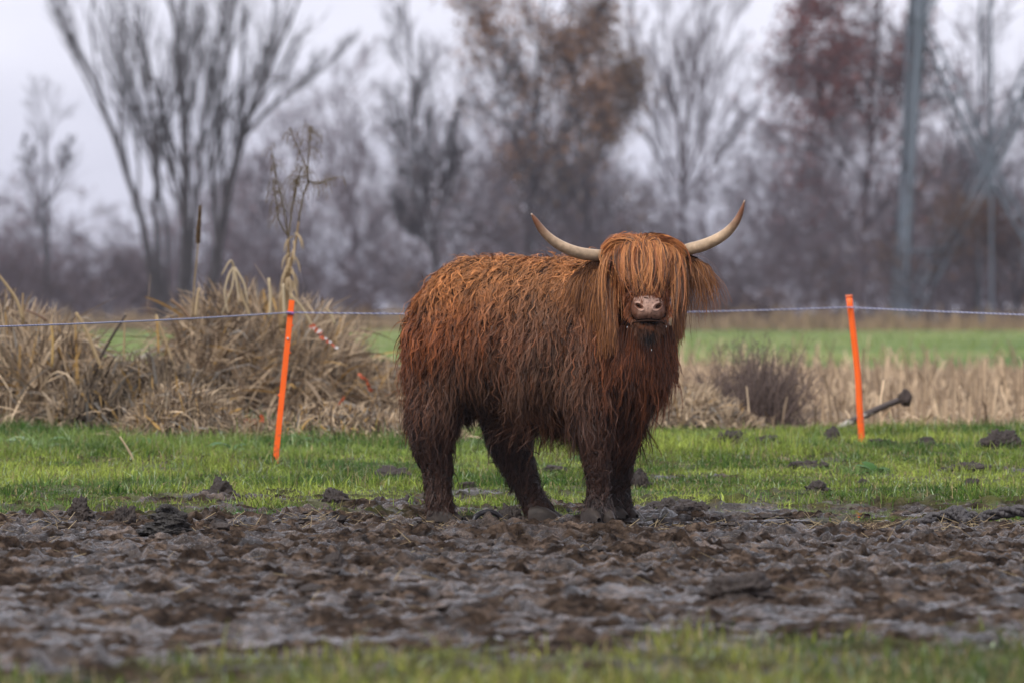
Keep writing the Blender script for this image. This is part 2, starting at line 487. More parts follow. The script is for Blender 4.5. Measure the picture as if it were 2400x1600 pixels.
# ---------------------------------------------------------------- grass
def blades(name, X, Y, hmean, wid, col_fn, seed, lean=0.5, label='', cat='', kind='stuff', K=3, z=None, material='grass', hvar=0.45, leafy=True):
    r = np.random.RandomState(seed)
    N = len(X)
    Z = (g_height(X, Y) if z is None else z)
    h = hmean * np.clip(r.normal(1, hvar, N), 0.3, 2.2)
    a = r.uniform(0, 2 * math.pi, N); ln = np.abs(r.normal(0, lean, N)) * h
    d = np.stack([np.cos(a), np.sin(a), np.zeros(N)], -1)
    if leafy: wid = wid * np.where(r.uniform(size=N) < 0.20, 2.3, 1.0); h = h * np.where(wid > 0.012, 0.6, 1.0)
    h = h * (1 + 0.5 * np.clip(fbm(X, Y, 7, 2, 64), -0.8, 1))
    b = r.uniform(0, 2 * math.pi, N)
    s = np.stack([np.cos(b), np.sin(b), np.zeros(N)], -1)
    P = np.zeros((N, K, 3)); W = np.zeros((N, K))
    for k in range(K):
        t = k / (K - 1)
        P[:, k, 0] = X; P[:, k, 1] = Y; P[:, k, 2] = Z - 0.006 + h * (t - 0.25 * t * t * np.minimum(ln / h, 1.5))
        P[:, k] += d * (ln * t * t)[:, None]
        W[:, k] = wid * (1 - 0.85 * t ** 1.5) * 0.5
    S = np.repeat(s[:, None, :], K, axis=1)
    V, F, c = ribbons(P, W, S, C=col_fn(X, Y, r))
    o = link_mesh(name, np_mesh(name, V, F, colors=c), M[material])
    tag(o, label, cat, kind=kind)
    return o

def grass_col(X, Y, r):
    n = fbm(X, Y, 0.9, 3, 51); n2 = fbm(X, Y, 5, 2, 52)
    t = np.clip(0.55 + 1.2 * n + 0.6 * n2 + r.normal(0, 0.16, len(X)), 0, 1)[:, None]
    dark = np.array([0.045, 0.110, 0.012]); light = np.array([0.330, 0.400, 0.070])
    c = dark * (1 - t) + light * t
    weedy = np.clip(0.65 * smoothstep(37.0, 39.5, Y + 3.0 * n) * (X < -0.1) + smoothstep(0.25, 0.45, fbm(X, Y, 1.7, 2, 58)), 0, 1)[:, None]
    c = c * (1 - weedy) + weedy * (np.array([0.040, 0.105, 0.016]) * (1 - t) + np.array([0.15, 0.24, 0.06]) * t)
    nearby = (Y < 24)[:, None]; c = np.where(nearby, c * np.array([0.78, 0.68, 0.80]), c)
    dry = (r.uniform(size=len(X)) < np.where(Y < 24, 0.22, 0.10))[:, None]
    c = np.where(dry, np.array([0.36, 0.29, 0.14]) * r.uniform(0.6, 1.1, (len(X), 1)), c)
    pale = (r.uniform(size=len(X)) < 0.05)[:, None]
    c = np.where(pale, np.array([0.36, 0.45, 0.26]), c)
    return c * r.uniform(0.55, 1.35, (len(X), 1)) * (1 + 0.35 * fbm(X, Y, 9, 2, 57))[:, None]

def scatter(n, x0, x1, y0, y1, seed, p=1.0, bias=None):
    r = np.random.RandomState(seed)
    X = r.uniform(x0, x1, n); Y = r.uniform(y0, y1, n)
    g = grass_amt(X, Y)
    keep = r.uniform(size=n) < g ** p
    if bias is not None: keep &= r.uniform(size=n) < bias(X, Y)
    return X[keep], Y[keep]

X, Y = scatter(330000, -4.8, 4.8, 29.8, 43.4, 1, 1.3)
tall = 0.55 + 0.75 * smoothstep(-0.1, 0.45, fbm(X, Y, 0.8, 3, 61)) + 0.6 * smoothstep(37, 40, Y) * (X < -0.4) + 0.2 * smoothstep(33, 40, Y)
blades("meadow_grass", X, Y, 0.044 * tall, 0.0064, grass_col, 2, 0.9,
       'short bright green grass growing behind and around the cow', 'grass')
X, Y = scatter(42000, -2.6, 2.8, 15.3, 21.5, 3, 2.0)
blades("foreground_grass", X, Y, 0.048, 0.007, grass_col, 4, 0.7,
       'out of focus tufts of green grass at the near edge of the mud', 'grass')

def straw_col(X, Y, r):
    t = r.uniform(0, 1, (len(X), 1))
    c = np.array([0.17, 0.12, 0.07]) * (1 - t) + np.array([0.46, 0.36, 0.20]) * t
    return c
# straw litter trodden along the near edge of the grass
r = np.random.RandomState(8)
n = 5200
X = r.uniform(-4, 4, n); Y = np.concatenate([r.normal(29.7, 0.42, n - 1400), r.uniform(20, 32.5, 1400)])
keep = r.uniform(size=n) < np.where(np.arange(n) < n - 1400, smoothstep(-0.35, 0.3, fbm(X, Y, 1.1, 2, 91)) * 0.9 + 0.1 * (X > 0), 0.35)
X, Y = X[keep], Y[keep]; n = len(X)
a = r.uniform(0, 2 * math.pi, n); L_ = r.uniform(0.02, 0.10, n); up = np.abs(r.normal(0, 0.30, n)) + 0.03
d = np.stack([np.cos(a) * np.cos(up), np.sin(a) * np.cos(up), np.sin(up)], -1)
P0 = np.stack([X, Y, g_height(X, Y) + 0.006], -1)
V, F = tubes(P0, P0 + d * L_[:, None], np.full(n, 0.0016), np.full(n, 0.0010), 3)
tag(link_mesh("straw_litter", np_mesh("straw_litter", V, F, colors=np.repeat(straw_col(X, Y, r), 6, axis=0)), M['straw']),
    'loose pale straw bits trodden into the mud in front of the hooves', 'straw', kind='stuff')

# crumbs of trodden mud
r = np.random.RandomState(14); n = 9000
X = r.uniform(-3.6, 3.6, n); Y = 20 + 12.2 * r.uniform(0, 1, n) ** 0.75
k = (r.uniform(size=n) > grass_amt(X, Y) * 0.9) & (r.uniform(size=n) < 0.15 + smoothstep(-0.15, 0.35, fbm(X, Y, 1.2, 3, 95))); X, Y = X[k], Y[k]; n = len(X)
_t = (1 + 5 ** 0.5) / 2
IV = norm(np.array([(-1, _t, 0), (1, _t, 0), (-1, -_t, 0), (1, -_t, 0), (0, -1, _t), (0, 1, _t), (0, -1, -_t), (0, 1, -_t), (_t, 0, -1), (_t, 0, 1), (-_t, 0, -1), (-_t, 0, 1)], float))
IF = np.array([(0, 11, 5), (0, 5, 1), (0, 1, 7), (0, 7, 10), (0, 10, 11), (1, 5, 9), (5, 11, 4), (11, 10, 2), (10, 7, 6), (7, 1, 8), (3, 9, 4), (3, 4, 2), (3, 2, 6), (3, 6, 8), (3, 8, 9), (4, 9, 5), (2, 4, 11), (6, 2, 10), (8, 6, 7), (9, 8, 1)])
S3 = np.clip(r.lognormal(-4.75, 0.55, n), 0.003, 0.030)
V = IV[None] * (1 + r.uniform(-0.35, 0.35, (n, 12, 1))) * S3[:, None, None] * np.stack([r.uniform(0.8, 1.6, n), r.uniform(0.8, 1.4, n), r.uniform(0.5, 1.0, n)], -1)[:, None, :]
V = V + np.stack([X, Y, g_height(X, Y) + S3 * 0.15], -1)[:, None, :]
F = (IF[None] + (np.arange(n) * 12)[:, None, None]).reshape(-1, 3)
tag(link_mesh("mud_crumbs", np_mesh("mud_crumbs", V.reshape(-1, 3), F), M['clod']), 'small crumbs of trodden dark mud scattered over the churned ground', 'mud crumbs', kind='stuff')

# dead maize or reed stubble on the right and behind
def stubble(name, n, x0, x1, y0, y1, h0, h1, w, seed, label, cat, col, bend=0.25, xr=None):
    r = np.random.RandomState(seed)
    X = r.uniform(x0, x1, n); Y = r.uniform(y0, y1, n)
    k = r.uniform(size=n) < 0.12 + 0.88 * smoothstep(-0.25, 0.3, fbm(X, Y * 0.5, 1.3, 2, seed + 3))
    X, Y = X[k], Y[k]; n = len(X)
    Z = g_low(X, Y) - 0.01
    h = r.uniform(h0, h1, n); K = 4
    ln = np.abs(r.normal(0, bend, n)); broken = r.uniform(size=n) < 0.5; h = h * np.clip(r.lognormal(-0.15, 0.4, n), 0.4, 1.7)
    ln = np.where(broken, r.uniform(0.9, 2.4, n), ln)
    a = r.uniform(0, 2 * math.pi, n); d = np.stack([np.cos(a), np.sin(a), 0 * a], -1)
    b = r.uniform(-0.6, 0.6, n); s = np.stack([np.cos(b), np.sin(b), 0 * b], -1)
    P = np.zeros((n, K, 3)); W = np.zeros((n, K))
    for q in range(K):
        t = q / (K - 1); th = ln * t
        P[:, q] = np.stack([X, Y, Z], -1) + d * (h * t * np.sin(th) * 0.9)[:, None]
        P[:, q, 2] += h * t * np.maximum(np.cos(th), 0.08)
        W[:, q] = w * r.uniform(0.4, 1.0, n) * (1 - 0.4 * t) * 0.5
    V, F, c = ribbons(P, W, np.repeat(s[:, None], K, axis=1), C=col(X, Y, r))
    o = link_mesh(name, np_mesh(name, V, F, colors=c), M['straw'])
    return tag(o, label, cat, kind='stuff')

def stub_col(X, Y, r):
    t = r.uniform(0, 1, (len(X), 1))
    n = (0.5 + 0.9 * fbm(X, Y, 1.6, 2, 66))[:, None]
    c = np.array([0.20, 0.14, 0.09]) * (1 - t) + np.array([0.62, 0.47, 0.31]) * t
    return c * np.clip(0.6 + 0.7 * n, 0.5, 1.3)
stubble("field_stubble", 15000, 0.8, 8.5, 43.0, 80, 0.06, 0.31, 0.026, 31,
        'tan broken stalks of the stubble strip behind the right fence post', 'stubble', stub_col)
stubble("dry_bank_grass", 9000, -9.5, 1.2, 46, 78, 0.08, 0.24, 0.03, 32,
        'low tan dry grass of the bank behind the reed heaps', 'dry grass', stub_col)
def reedstrip_col(X, Y, r):
    t = r.uniform(0, 1, (len(X), 1))
    return np.array([0.16, 0.110, 0.060]) * (1 - t) + np.array([0.34, 0.24, 0.135]) * t
stubble("far_dry_grass", 16000, -34, 34, 289, 297, 0.35, 0.75, 0.16, 33,
        'strip of tall tan dead grass along the far edge of the green field', 'dry grass', reedstrip_col)
def green_tuft_col(X, Y, r):
    t = r.uniform(0, 1, (len(X), 1))
    return np.array([0.11, 0.17, 0.035]) * (1 - t) + np.array([0.24, 0.31, 0.08]) * t
stubble("field_crop", 9000, -22, 22, 100, 288, 0.05, 0.14, 0.10, 34,
        'low green crop covering the flat field before the trees', 'crop', green_tuft_col)
# ---------------------------------------------------------------- the highland cow
COW_Y = 30.0
HEAD = np.array([0.88, -0.47, 0.0]); LAT = np.array([-0.47, -0.88, 0.0])
cow = empty('highland_cow', (0, COW_Y, 0))
tag(cow, 'shaggy ginger brown highland cow with long curved horns standing in the mud', 'cow')

def loft(pts, A, ra, rb, sides=20, sub=5):
    pts = np.asarray(pts, float); n = len(pts)
    ra = np.asarray(ra, float); rb = np.asarray(rb, float)
    pe = np.vstack([2 * pts[0] - pts[1], pts, 2 * pts[-1] - pts[-2]])
    P = []; RA = []; RB = []
    for i in range(n - 1):
        for s in range(sub):
            t = s / sub; a, b, c, d = pe[i], pe[i + 1], pe[i + 2], pe[i + 3]
            P.append(0.5 * ((2 * b) + (-a + c) * t + (2 * a - 5 * b + 4 * c - d) * t * t + (-a + 3 * b - 3 * c + d) * t ** 3))
            tt = t * t * (3 - 2 * t)
            RA.append(ra[i] * (1 - tt) + ra[i + 1] * tt); RB.append(rb[i] * (1 - tt) + rb[i + 1] * tt)
    P.append(pts[-1]); RA.append(ra[-1]); RB.append(rb[-1])
    P = np.array(P); T = norm(np.gradient(P, axis=0)); A = np.asarray(A, float)
    # rounded ends
    P = np.vstack([P[0] - T[0] * min(RA[0], RB[0]) * 0.6, P, P[-1] + T[-1] * min(RA[-1], RB[-1]) * 0.6])
    T = np.vstack([T[:1], T, T[-1:]]); RA = [RA[0] * 0.5] + RA + [RA[-1] * 0.5]; RB = [RB[0] * 0.5] + RB + [RB[-1] * 0.5]
    ang = np.arange(sides) / sides * 2 * math.pi
    rings = []
    for i in range(len(P)):
        a = A - T[i] * np.dot(A, T[i]); a = a / np.linalg.norm(a); b = np.cross(T[i], a)
        rings.append(P[i] + a[None] * np.cos(ang)[:, None] * RA[i] + b[None] * np.sin(ang)[:, None] * RB[i])
    m = len(P); V = np.array(rings).reshape(-1, 3); F = []
    for i in range(m - 1):
        for k in range(sides):
            k2 = (k + 1) % sides
            F.append((i * sides + k, i * sides + k2, (i + 1) * sides + k2, (i + 1) * sides + k))
    V = np.vstack([V, P[:1], P[-1:]])
    for k in range(sides):
        k2 = (k + 1) % sides
        F.append((k2, k, m * sides, m * sides)); F.append(((m - 1) * sides + k, (m - 1) * sides + k2, m * sides + 1, m * sides + 1))
    return V, np.array(F)

S_ = COW_Y / FPX                                    # metres per pixel at the cow
def Cp(l): return [C(*p) for p in l]
body_parts = []
# trunk: (px, top, bottom, half width, depth)
T_ = [(998, 648, 870, 0.12, 0.29), (1032, 616, 925, 0.21, 0.25), (1100, 602, 955, 0.265, 0.19), (1200, 602, 972, 0.285, 0.10),
      (1310, 604, 985, 0.285, -0.01), (1400, 604, 985, 0.26, -0.11), (1470, 640, 975, 0.22, -0.18), (1515, 690, 930, 0.14, -0.24)]
body_parts.append(loft([C(p[0], (p[1] + p[2]) / 2, p[4]) for p in T_], LAT, [p[3] for p in T_], [(p[2] - p[1]) / 2 * S_ for p in T_], 28))
# neck, carried forward and turned to the camera
body_parts.append(loft(Cp([(1360, 730, -0.08), (1420, 720, -0.20), (1470, 690, -0.32), (1500, 645, -0.42)]), (1, 0, 0), [0.20, 0.19, 0.165, 0.135], [0.22, 0.20, 0.17, 0.13]))
# brisket and dewlap
body_parts.append(loft(Cp([(1480, 720, -0.30), (1478, 800, -0.33), (1472, 880, -0.30), (1462, 945, -0.24)]), (1, 0, 0), [0.13, 0.165, 0.155, 0.11], [0.14, 0.16, 0.16, 0.12]))
# head: poll, forehead, eyes, bridge, muzzle
body_parts.append(loft(Cp([(1502, 592, -0.42), (1508, 628, -0.47), (1513, 668, -0.53), (1518, 702, -0.58), (1519, 738, -0.605)]), (1, 0, 0),
                       [0.135, 0.135, 0.112, 0.085, 0.070], [0.10, 0.115, 0.11, 0.088, 0.070]))
body_parts.append(loft(Cp([(1519, 716, -0.595), (1519, 740, -0.61)]), (1, 0, 0), [0.078, 0.080], [0.070, 0.062], sub=8))
body_parts.append(loft(Cp([(1500, 720, -0.40), (1512, 752, -0.50), (1520, 768, -0.575)]), (1, 0, 0), [0.085, 0.062, 0.046], [0.05, 0.042, 0.030]))
# brow ridges over the hidden eyes
for sx in (-1, 1):
    body_parts.append(loft([C(1512, 655, -0.50) + np.array([sx * 0.085, 0.0, 0.0]), C(1512, 672, -0.53) + np.array([sx * 0.10, 0, 0])], (1, 0, 0), [0.035, 0.03], [0.04, 0.03]))
LEGS = {
    'hind_near': ([(1062, 790, 0.16), (1040, 880, 0.11), (1022, 960, 0.10), (1014, 1040, 0.13), (1024, 1085, 0.14), (1029, 1150, 0.13), (1032, 1182, 0.115), (1037, 1202, 0.10)],
                  [0.17, 0.165, 0.115, 0.078, 0.058, 0.043, 0.050, 0.052], [0.12, 0.12, 0.10, 0.07, 0.055, 0.042, 0.048, 0.052]),
    'hind_far': ([(1150, 800, 0.44), (1165, 890, 0.42), (1182, 975, 0.38), (1198, 1040, 0.34), (1214, 1085, 0.33), (1240, 1145, 0.29), (1258, 1182, 0.26), (1270, 1200, 0.23)],
                 [0.17, 0.155, 0.100, 0.085, 0.062, 0.045, 0.052, 0.055], [0.12, 0.12, 0.095, 0.072, 0.055, 0.042, 0.050, 0.054]),
    'fore_near': ([(1392, 800, -0.27), (1390, 900, -0.34), (1390, 980, -0.36), (1396, 1045, -0.37), (1398, 1080, -0.37), (1401, 1145, -0.365), (1403, 1180, -0.37), (1405, 1200, -0.38)],
                  [0.15, 0.125, 0.083, 0.063, 0.052, 0.042, 0.050, 0.055], [0.12, 0.10, 0.08, 0.062, 0.052, 0.042, 0.05, 0.055]),
    'fore_far': ([(1470, 820, -0.08), (1466, 900, -0.08), (1462, 980, -0.08), (1458, 1045, -0.09), (1455, 1080, -0.09), (1452, 1145, -0.08), (1454, 1175, -0.085), (1456, 1193, -0.09)],
                 [0.13, 0.115, 0.080, 0.060, 0.050, 0.040, 0.046, 0.05], [0.12, 0.10, 0.08, 0.06, 0.05, 0.04, 0.046, 0.05]),
}
for k, (pts, ra, rb) in LEGS.items():
    kk = np.array([1, 1, 1.06, 1.12, 1.18, 1.2, 1.12, 1.05]) if k.startswith('hind') else np.array([1, 1, 1.0, 1.02, 1.06, 1.10, 1.08, 1.05])
    body_parts.append(loft(Cp(pts), HEAD, np.array(ra) * kk, np.array(rb) * kk, 16))
# hind quarter muscle and shoulder blade
body_parts.append(loft(Cp([(1050, 700, 0.10), (1052, 790, 0.05), (1045, 870, 0.07)]), HEAD, [0.14, 0.17, 0.14], [0.10, 0.12, 0.10]))
body_parts.append(loft(Cp([(1360, 680, -0.24), (1385, 780, -0.32), (1392, 870, -0.34)]), HEAD, [0.12, 0.14, 0.11], [0.10, 0.11, 0.10]))
# sheath / udder between the hind legs
body_parts.append(loft(Cp([(1095, 930, 0.24), (1092, 962, 0.24)]), HEAD, [0.09, 0.045], [0.07, 0.04]))

V, F = join_vf(body_parts)
raw = poly_mesh('raw', V, F)
ro = bpy.data.objects.new('raw', raw); COL.objects.link(ro)
md = ro.modifiers.new('r', 'REMESH'); md.mode = 'VOXEL'; md.voxel_size = 0.013; md.use_smooth_shade = True
ms = ro.modifiers.new('s', 'SMOOTH'); ms.factor = 0.5; ms.iterations = 7
dg = bpy.context.evaluated_depsgraph_get()
body_me = bpy.data.meshes.new_from_object(ro.evaluated_get(dg))
bpy.data.objects.remove(ro); bpy.data.meshes.remove(raw)
body_me.name = 'body'
link_mesh('body', body_me, M['skin'], cow)
bvh = BVHTree.FromPolygons([v.co[:] for v in body_me.vertices], [p.vertices[:] for p in body_me.polygons])

def frontmost(x, z, fallback):
    hit = bvh.ray_cast(Vector((x, -3.0, z)), Vector((0, 1, 0)))
    return hit[0].y if hit[0] is not None else fallback

# ---- fur: locks of tapering hair over the whole body
nP = len(body_me.polygons)
cent = np.zeros(nP * 3); body_me.polygons.foreach_get('center', cent); cent = cent.reshape(-1, 3)
nor = np.zeros(nP * 3); body_me.polygons.foreach_get('normal', nor); nor = nor.reshape(-1, 3)
area = np.zeros(nP); body_me.polygons.foreach_get('area', area)
PXC = 1200 + cent[:, 0] / ((COW_Y + cent[:, 1]) / FPX)
PYC = HZ + (CAMZ - cent[:, 2]) / ((COW_Y + cent[:, 1]) / FPX)

def pxy(P):
    s = (COW_Y + P[..., 1]) / FPX
    return 1200 + P[..., 0] / s, HZ + (CAMZ - P[..., 2]) / s

def hair_system(name, n_locks, per, rnd, weight, len_fn, dir_fn, col_fn, K=7, width=0.0026, spread=0.012, wave=0.012, wavef=42, stiff=0.35, grav=0.55, lift=0.005, parent=None, clump=0.75, material='hair'):
    r = np.random.RandomState(rnd)
    w = area * weight; w = w / w.sum()
    fi = r.choice(nP, n_locks, p=w)
    jit = r.normal(0, 0.006, (n_locks, 3))
    n = norm(nor[fi]); p0 = cent[fi] + jit - n * np.sum(jit * n, -1, keepdims=True)
    px, py = pxy(p0)
    L = len_fn(p0, px, py, n, r)
    fl = dir_fn(p0, px, py, n, r)
    fl = fl - n * np.sum(fl * n, -1, keepdims=True)
    fl = norm(fl + 1e-5)
    st = stiff * np.clip(r.normal(1, 0.35, n_locks), 0.2, 2)[:, None]
    d = norm(fl + n * st + noise3(p0, 11, rnd) * 0.42 + r.normal(0, 0.22, (n_locks, 3)))
    seg = (L / (K - 1))[:, None]
    G = np.zeros((n_locks, K, 3)); G[:, 0] = p0
    ph = r.uniform(0, 6.28, n_locks); amp = wave * np.clip(r.lognormal(-0.15, 0.65, n_locks), 0.08, 3.0); wavef = wavef * r.uniform(0.5, 1.35, n_locks)
    bn = norm(np.cross(d, n))
    for k in range(1, K):
        d = norm(d + np.array([0, 0, -1.0]) * grav / (K - 1) * 2.0 - n * 0.10)
        G[:, k] = G[:, k - 1] + d * seg
    # curl grows towards the tip
    for k in range(1, K):
        s = L * k / (K - 1)
        G[:, k] += bn * (np.sin(s * wavef + ph) * amp * (k / (K - 1)) ** 0.7)[:, None] + n * (np.cos(s * wavef * 0.9 + ph) * amp * 0.5 * (k / (K - 1)))[:, None]
    # strands inside each lock
    N = n_locks * per
    off = r.normal(0, 1, (n_locks, per, 3)) * spread * np.clip(r.lognormal(0, 0.45, (n_locks, 1, 1)), 0.4, 2.2)
    off = off - n[:, None] * np.sum(off * n[:, None], -1, keepdims=True)
    lenj = r.uniform(0.65, 1.12, (n_locks, per))
    P = np.zeros((n_locks, per, K, 3))
    tt = np.linspace(0, 1, K)
    for k in range(K):
        f = tt[k] * lenj * (K - 1)
        i0 = np.clip(np.floor(f).astype(int), 0, K - 2); fr = (f - i0)[..., None]
        li = np.arange(n_locks)[:, None]
        P[:, :, k] = G[li, i0] * (1 - fr) + G[li, i0 + 1] * fr
        P[:, :, k] += off * (1 - clump * tt[k] ** 0.8) + r.normal(0, 0.0012, (n_locks, per, 3)) * tt[k]
    P += n[:, None, None] * lift * np.minimum(tt * 3, 1)[None, None, :, None] - n[:, None, None] * 0.006 * (tt == 0)[None, None, :, None]
    P = P.reshape(N, K, 3)
    T = norm(np.gradient(P, axis=1))
    nn = np.repeat(n, per, axis=0) + r.normal(0, 0.45, (N, 3))
    S = norm(np.cross(T, nn[:, None, :]))
    W = width * 0.5 * r.uniform(0.6, 1.35, N)[:, None] * np.array([1.0] * 1 + list(np.linspace(1.05, 0.30, K - 1)))[None, :]
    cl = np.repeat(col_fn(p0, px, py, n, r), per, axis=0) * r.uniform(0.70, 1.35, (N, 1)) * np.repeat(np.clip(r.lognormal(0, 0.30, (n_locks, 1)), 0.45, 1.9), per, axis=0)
    grad = np.linspace(0.62, 1.30, K)[None, :, None]            # dark roots, light tips: shade and highlights painted into the hair
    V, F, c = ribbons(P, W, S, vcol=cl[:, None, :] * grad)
    me_ = np_mesh(name, V, F, colors=c)
    return link_mesh(name, me_, M[material], parent or cow)

GINGER = np.array([0.47, 0.185, 0.055]); RED = np.array([0.275, 0.076, 0.022]); BROWN = np.array([0.135, 0.055, 0.026])
DARK = np.array([0.046, 0.021, 0.013]); MUD = np.array([0.140, 0.082, 0.050]); GREY = np.array([0.13, 0.105, 0.092])

def lerp(a, b, t): return a * (1 - t[:, None]) + b * t[:, None]

def is_head(px, py, p): return (p[:, 1] < -0.40) & (py < 800) & (px > 1425)
def leg_w(py): return smoothstep(940, 1010, py)

def body_len(p, px, py, n, r):
    L = np.full(len(p), 0.085)
    L -= 0.020 * (1 - smoothstep(650, 760, py))                # back
    L += 0.022 * smoothstep(720, 820, py)                      # flank
    L += 0.05 * smoothstep(900, 960, py) * (1 - smoothstep(985, 1010, py)) * smoothstep(1150, 1250, px)
    L = L * np.where((px > 1060) & (px < 1180) & (py > 900) & (py < 1010), 0.62, 1.0)
    L += 0.05 * ((px > 1420) & (py > 780) & (py < 980))        # brisket
    L = np.where((py > 985) & (px > 1330), 0.058, L); L = np.where(py > 1000, np.where(px > 1330, 0.055, 0.072), L)
    L = np.where(py > 1060, np.where(px > 1330, 0.048, 0.062), L); L = np.where(py > 1160, 0.055, L)
    L = np.where((px < 1000) & (py > 850) & (py < 1040), 0.075, L)
    hd = is_head(px, py, p)
    L = np.where(hd, 0.06, L)
    mz = hd & (py > 690) & (np.abs(px - 1519) < 52)
    L = np.where(mz, 0.016, L)
    L = np.where(hd & (py > 752) & (np.abs(px - 1519) < 45), 0.020, L)
    return L * np.clip(r.lognormal(-0.05, 0.28, len(p)), 0.5, 1.9)

def body_dir(p, px, py, n, r):
    N = len(p)
    d = np.tile(np.array([-0.20, 0.05, -1.0]), (N, 1))
    # hair parts at the spine and lies outwards and backwards
    top = smoothstep(0.55, 0.95, n[:, 2]) * (py < 760)
    side = np.sign(n @ LAT + 0.05)
    d = d * (1 - top[:, None]) + (side[:, None] * LAT * 0.8 - HEAD * 0.6 + r.normal(0, 0.5, (N, 3))) * top[:, None]
    # shoulder and neck hair falls back and down
    nk = smoothstep(1330, 1400, px) * (1 - smoothstep(1440, 1480, px)) * (py < 900)
    d = d + nk[:, None] * np.array([-0.35, 0, 0])
    br = ((px > 1430) & (py > 780))
    d = d + np.where(br, (px - 1470) / 90 * 0.5, 0)[:, None] * np.array([1.0, 0, 0])
    d = d + noise3(p, 6, 3) * (0.40 * (1 - 0.3 * leg_w(py)))[:, None] + noise3(p, 17, 4) * (0.35 + 0.75 * (1 - smoothstep(680, 800, py)) * (px < 1400))[:, None]
    return d

def body_col(p, px, py, n, r):
    N = len(p)
    q = noise3(p, 5.0, 8)[:, 0] * 0.28 + noise3(p, 14, 9)[:, 1] * 0.2 + r.normal(0, 0.13, N)
    up = 1 - smoothstep(600, 800, py + q * 110)
    c = lerp(np.tile(RED, (N, 1)), np.tile(GINGER, (N, 1)), np.clip(up * 0.95 + q * 0.4, 0, 1))
    c = lerp(c, np.tile(BROWN, (N, 1)), np.clip(smoothstep(750, 900, py + q * 120), 0, 0.9))
    c = lerp(c, np.tile(DARK * 1.3, (N, 1)), np.clip(smoothstep(880, 990, py + q * 120) * 0.8, 0, 0.9))  # lower flank and belly darkened: shade under the body put into the colour
    # dried mud over the middle of the flank
    m = np.exp(-(((px - 1270) / 105) ** 2 + ((py - 745) / 130) ** 2)) * (p[:, 1] > -0.5)
    c = lerp(c, np.tile(MUD, (N, 1)), np.clip(m * 0.72 + q * 0.6 * (m > 0.1), 0, 0.70))
    m2 = np.exp(-(((px - 1150) / 130) ** 2 + ((py - 900) / 70) ** 2))
    c = lerp(c, np.tile(MUD * 0.6, (N, 1)), np.clip(m2 * 0.7 + q * 0.3 * (m2 > 0.1), 0, 0.75))
    # the brisket and neck are a warm red brown
    bk = smoothstep(1380, 1440, px) * smoothstep(640, 760, py)
    c = lerp(c, np.tile(RED * 0.60, (N, 1)), np.clip(bk * (0.75 + q), 0, 0.85))
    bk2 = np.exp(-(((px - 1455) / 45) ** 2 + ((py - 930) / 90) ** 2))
    c = lerp(c, np.tile(DARK, (N, 1)), np.clip(bk2 * 1.0, 0, 0.85))  # painted shade: near black hair between the fore legs
    # legs: dark muddy hair deepened with painted shade, grey mud at the feet
    c = lerp(c, np.tile(DARK * 1.15, (N, 1)), np.clip(leg_w(py) * (0.80 + q * 0.9), 0, 0.9))
    c = lerp(c, np.tile(GREY * 0.55, (N, 1)), np.clip(smoothstep(1130, 1195, py) * (0.55 + q), 0, 0.85) * (px > 1330))
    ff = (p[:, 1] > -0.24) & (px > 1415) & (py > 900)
    c[ff] = c[ff] * 0.55  # far fore leg darkened, its shade is in the hair colour
    # face
    hd = is_head(px, py, p)
    c[hd] = (RED * 0.8) * (1 + 0.3 * q[hd, None])
    mz = hd & (py > 692) & (np.abs(px - 1519) < 50)
    c[mz] = np.array([0.13, 0.050, 0.022]) * (1 + 0.5 * q[mz, None])
    ch = hd & (py > 746) & (np.abs(px - 1519) < 38)
    c[ch] = np.array([0.016, 0.009, 0.007])
    return np.clip(c * np.array([0.86, 0.90, 0.98]), 0.004, 1)

muzz = is_head(PXC, PYC, cent) & (PYC > 697) & (PYC < 748) & (np.abs(PXC - 1519) < 41) & (nor[:, 1] < -0.2)
w_all = np.where(muzz, 0.0, 1.0) * np.where(PYC > 1204, 0, 1)
w_all = w_all * np.where(nor[:, 2] < -0.8, 0.6, 1.0)
hair_system('undercoat', 12000, 5, 101, w_all, lambda *a: body_len(*a) * 0.7, body_dir, lambda *a: body_col(*a) * 0.42, K=6, width=0.0038, spread=0.016, wave=0.006, wavef=90, stiff=0.20, lift=0.0)  # undercoat darkened to paint the shaded gaps between strands
hair_system('coat', 26000, 8, 102, w_all, body_len, body_dir, body_col, K=10, width=0.0019, spread=0.0072, wave=0.0075, wavef=125, stiff=0.34, lift=0.003, clump=0.82)
# loose flyaway curls along the back and the belly fringe
w_fly = w_all * ((nor[:, 2] > 0.5) & (PYC < 700)) + 0.8 * w_all * ((PYC > 930) & (PYC < 1010)) + 0.25 * w_all
hair_system('loose_curls', 3200, 4, 103, w_fly * (1 - 0.9 * is_head(PXC, PYC, cent)), lambda *a: body_len(*a) * 1.25, body_dir, lambda *a: body_col(*a) * 1.2, K=11, width=0.0018, spread=0.005, wave=0.013, wavef=110, stiff=0.7, grav=0.35)

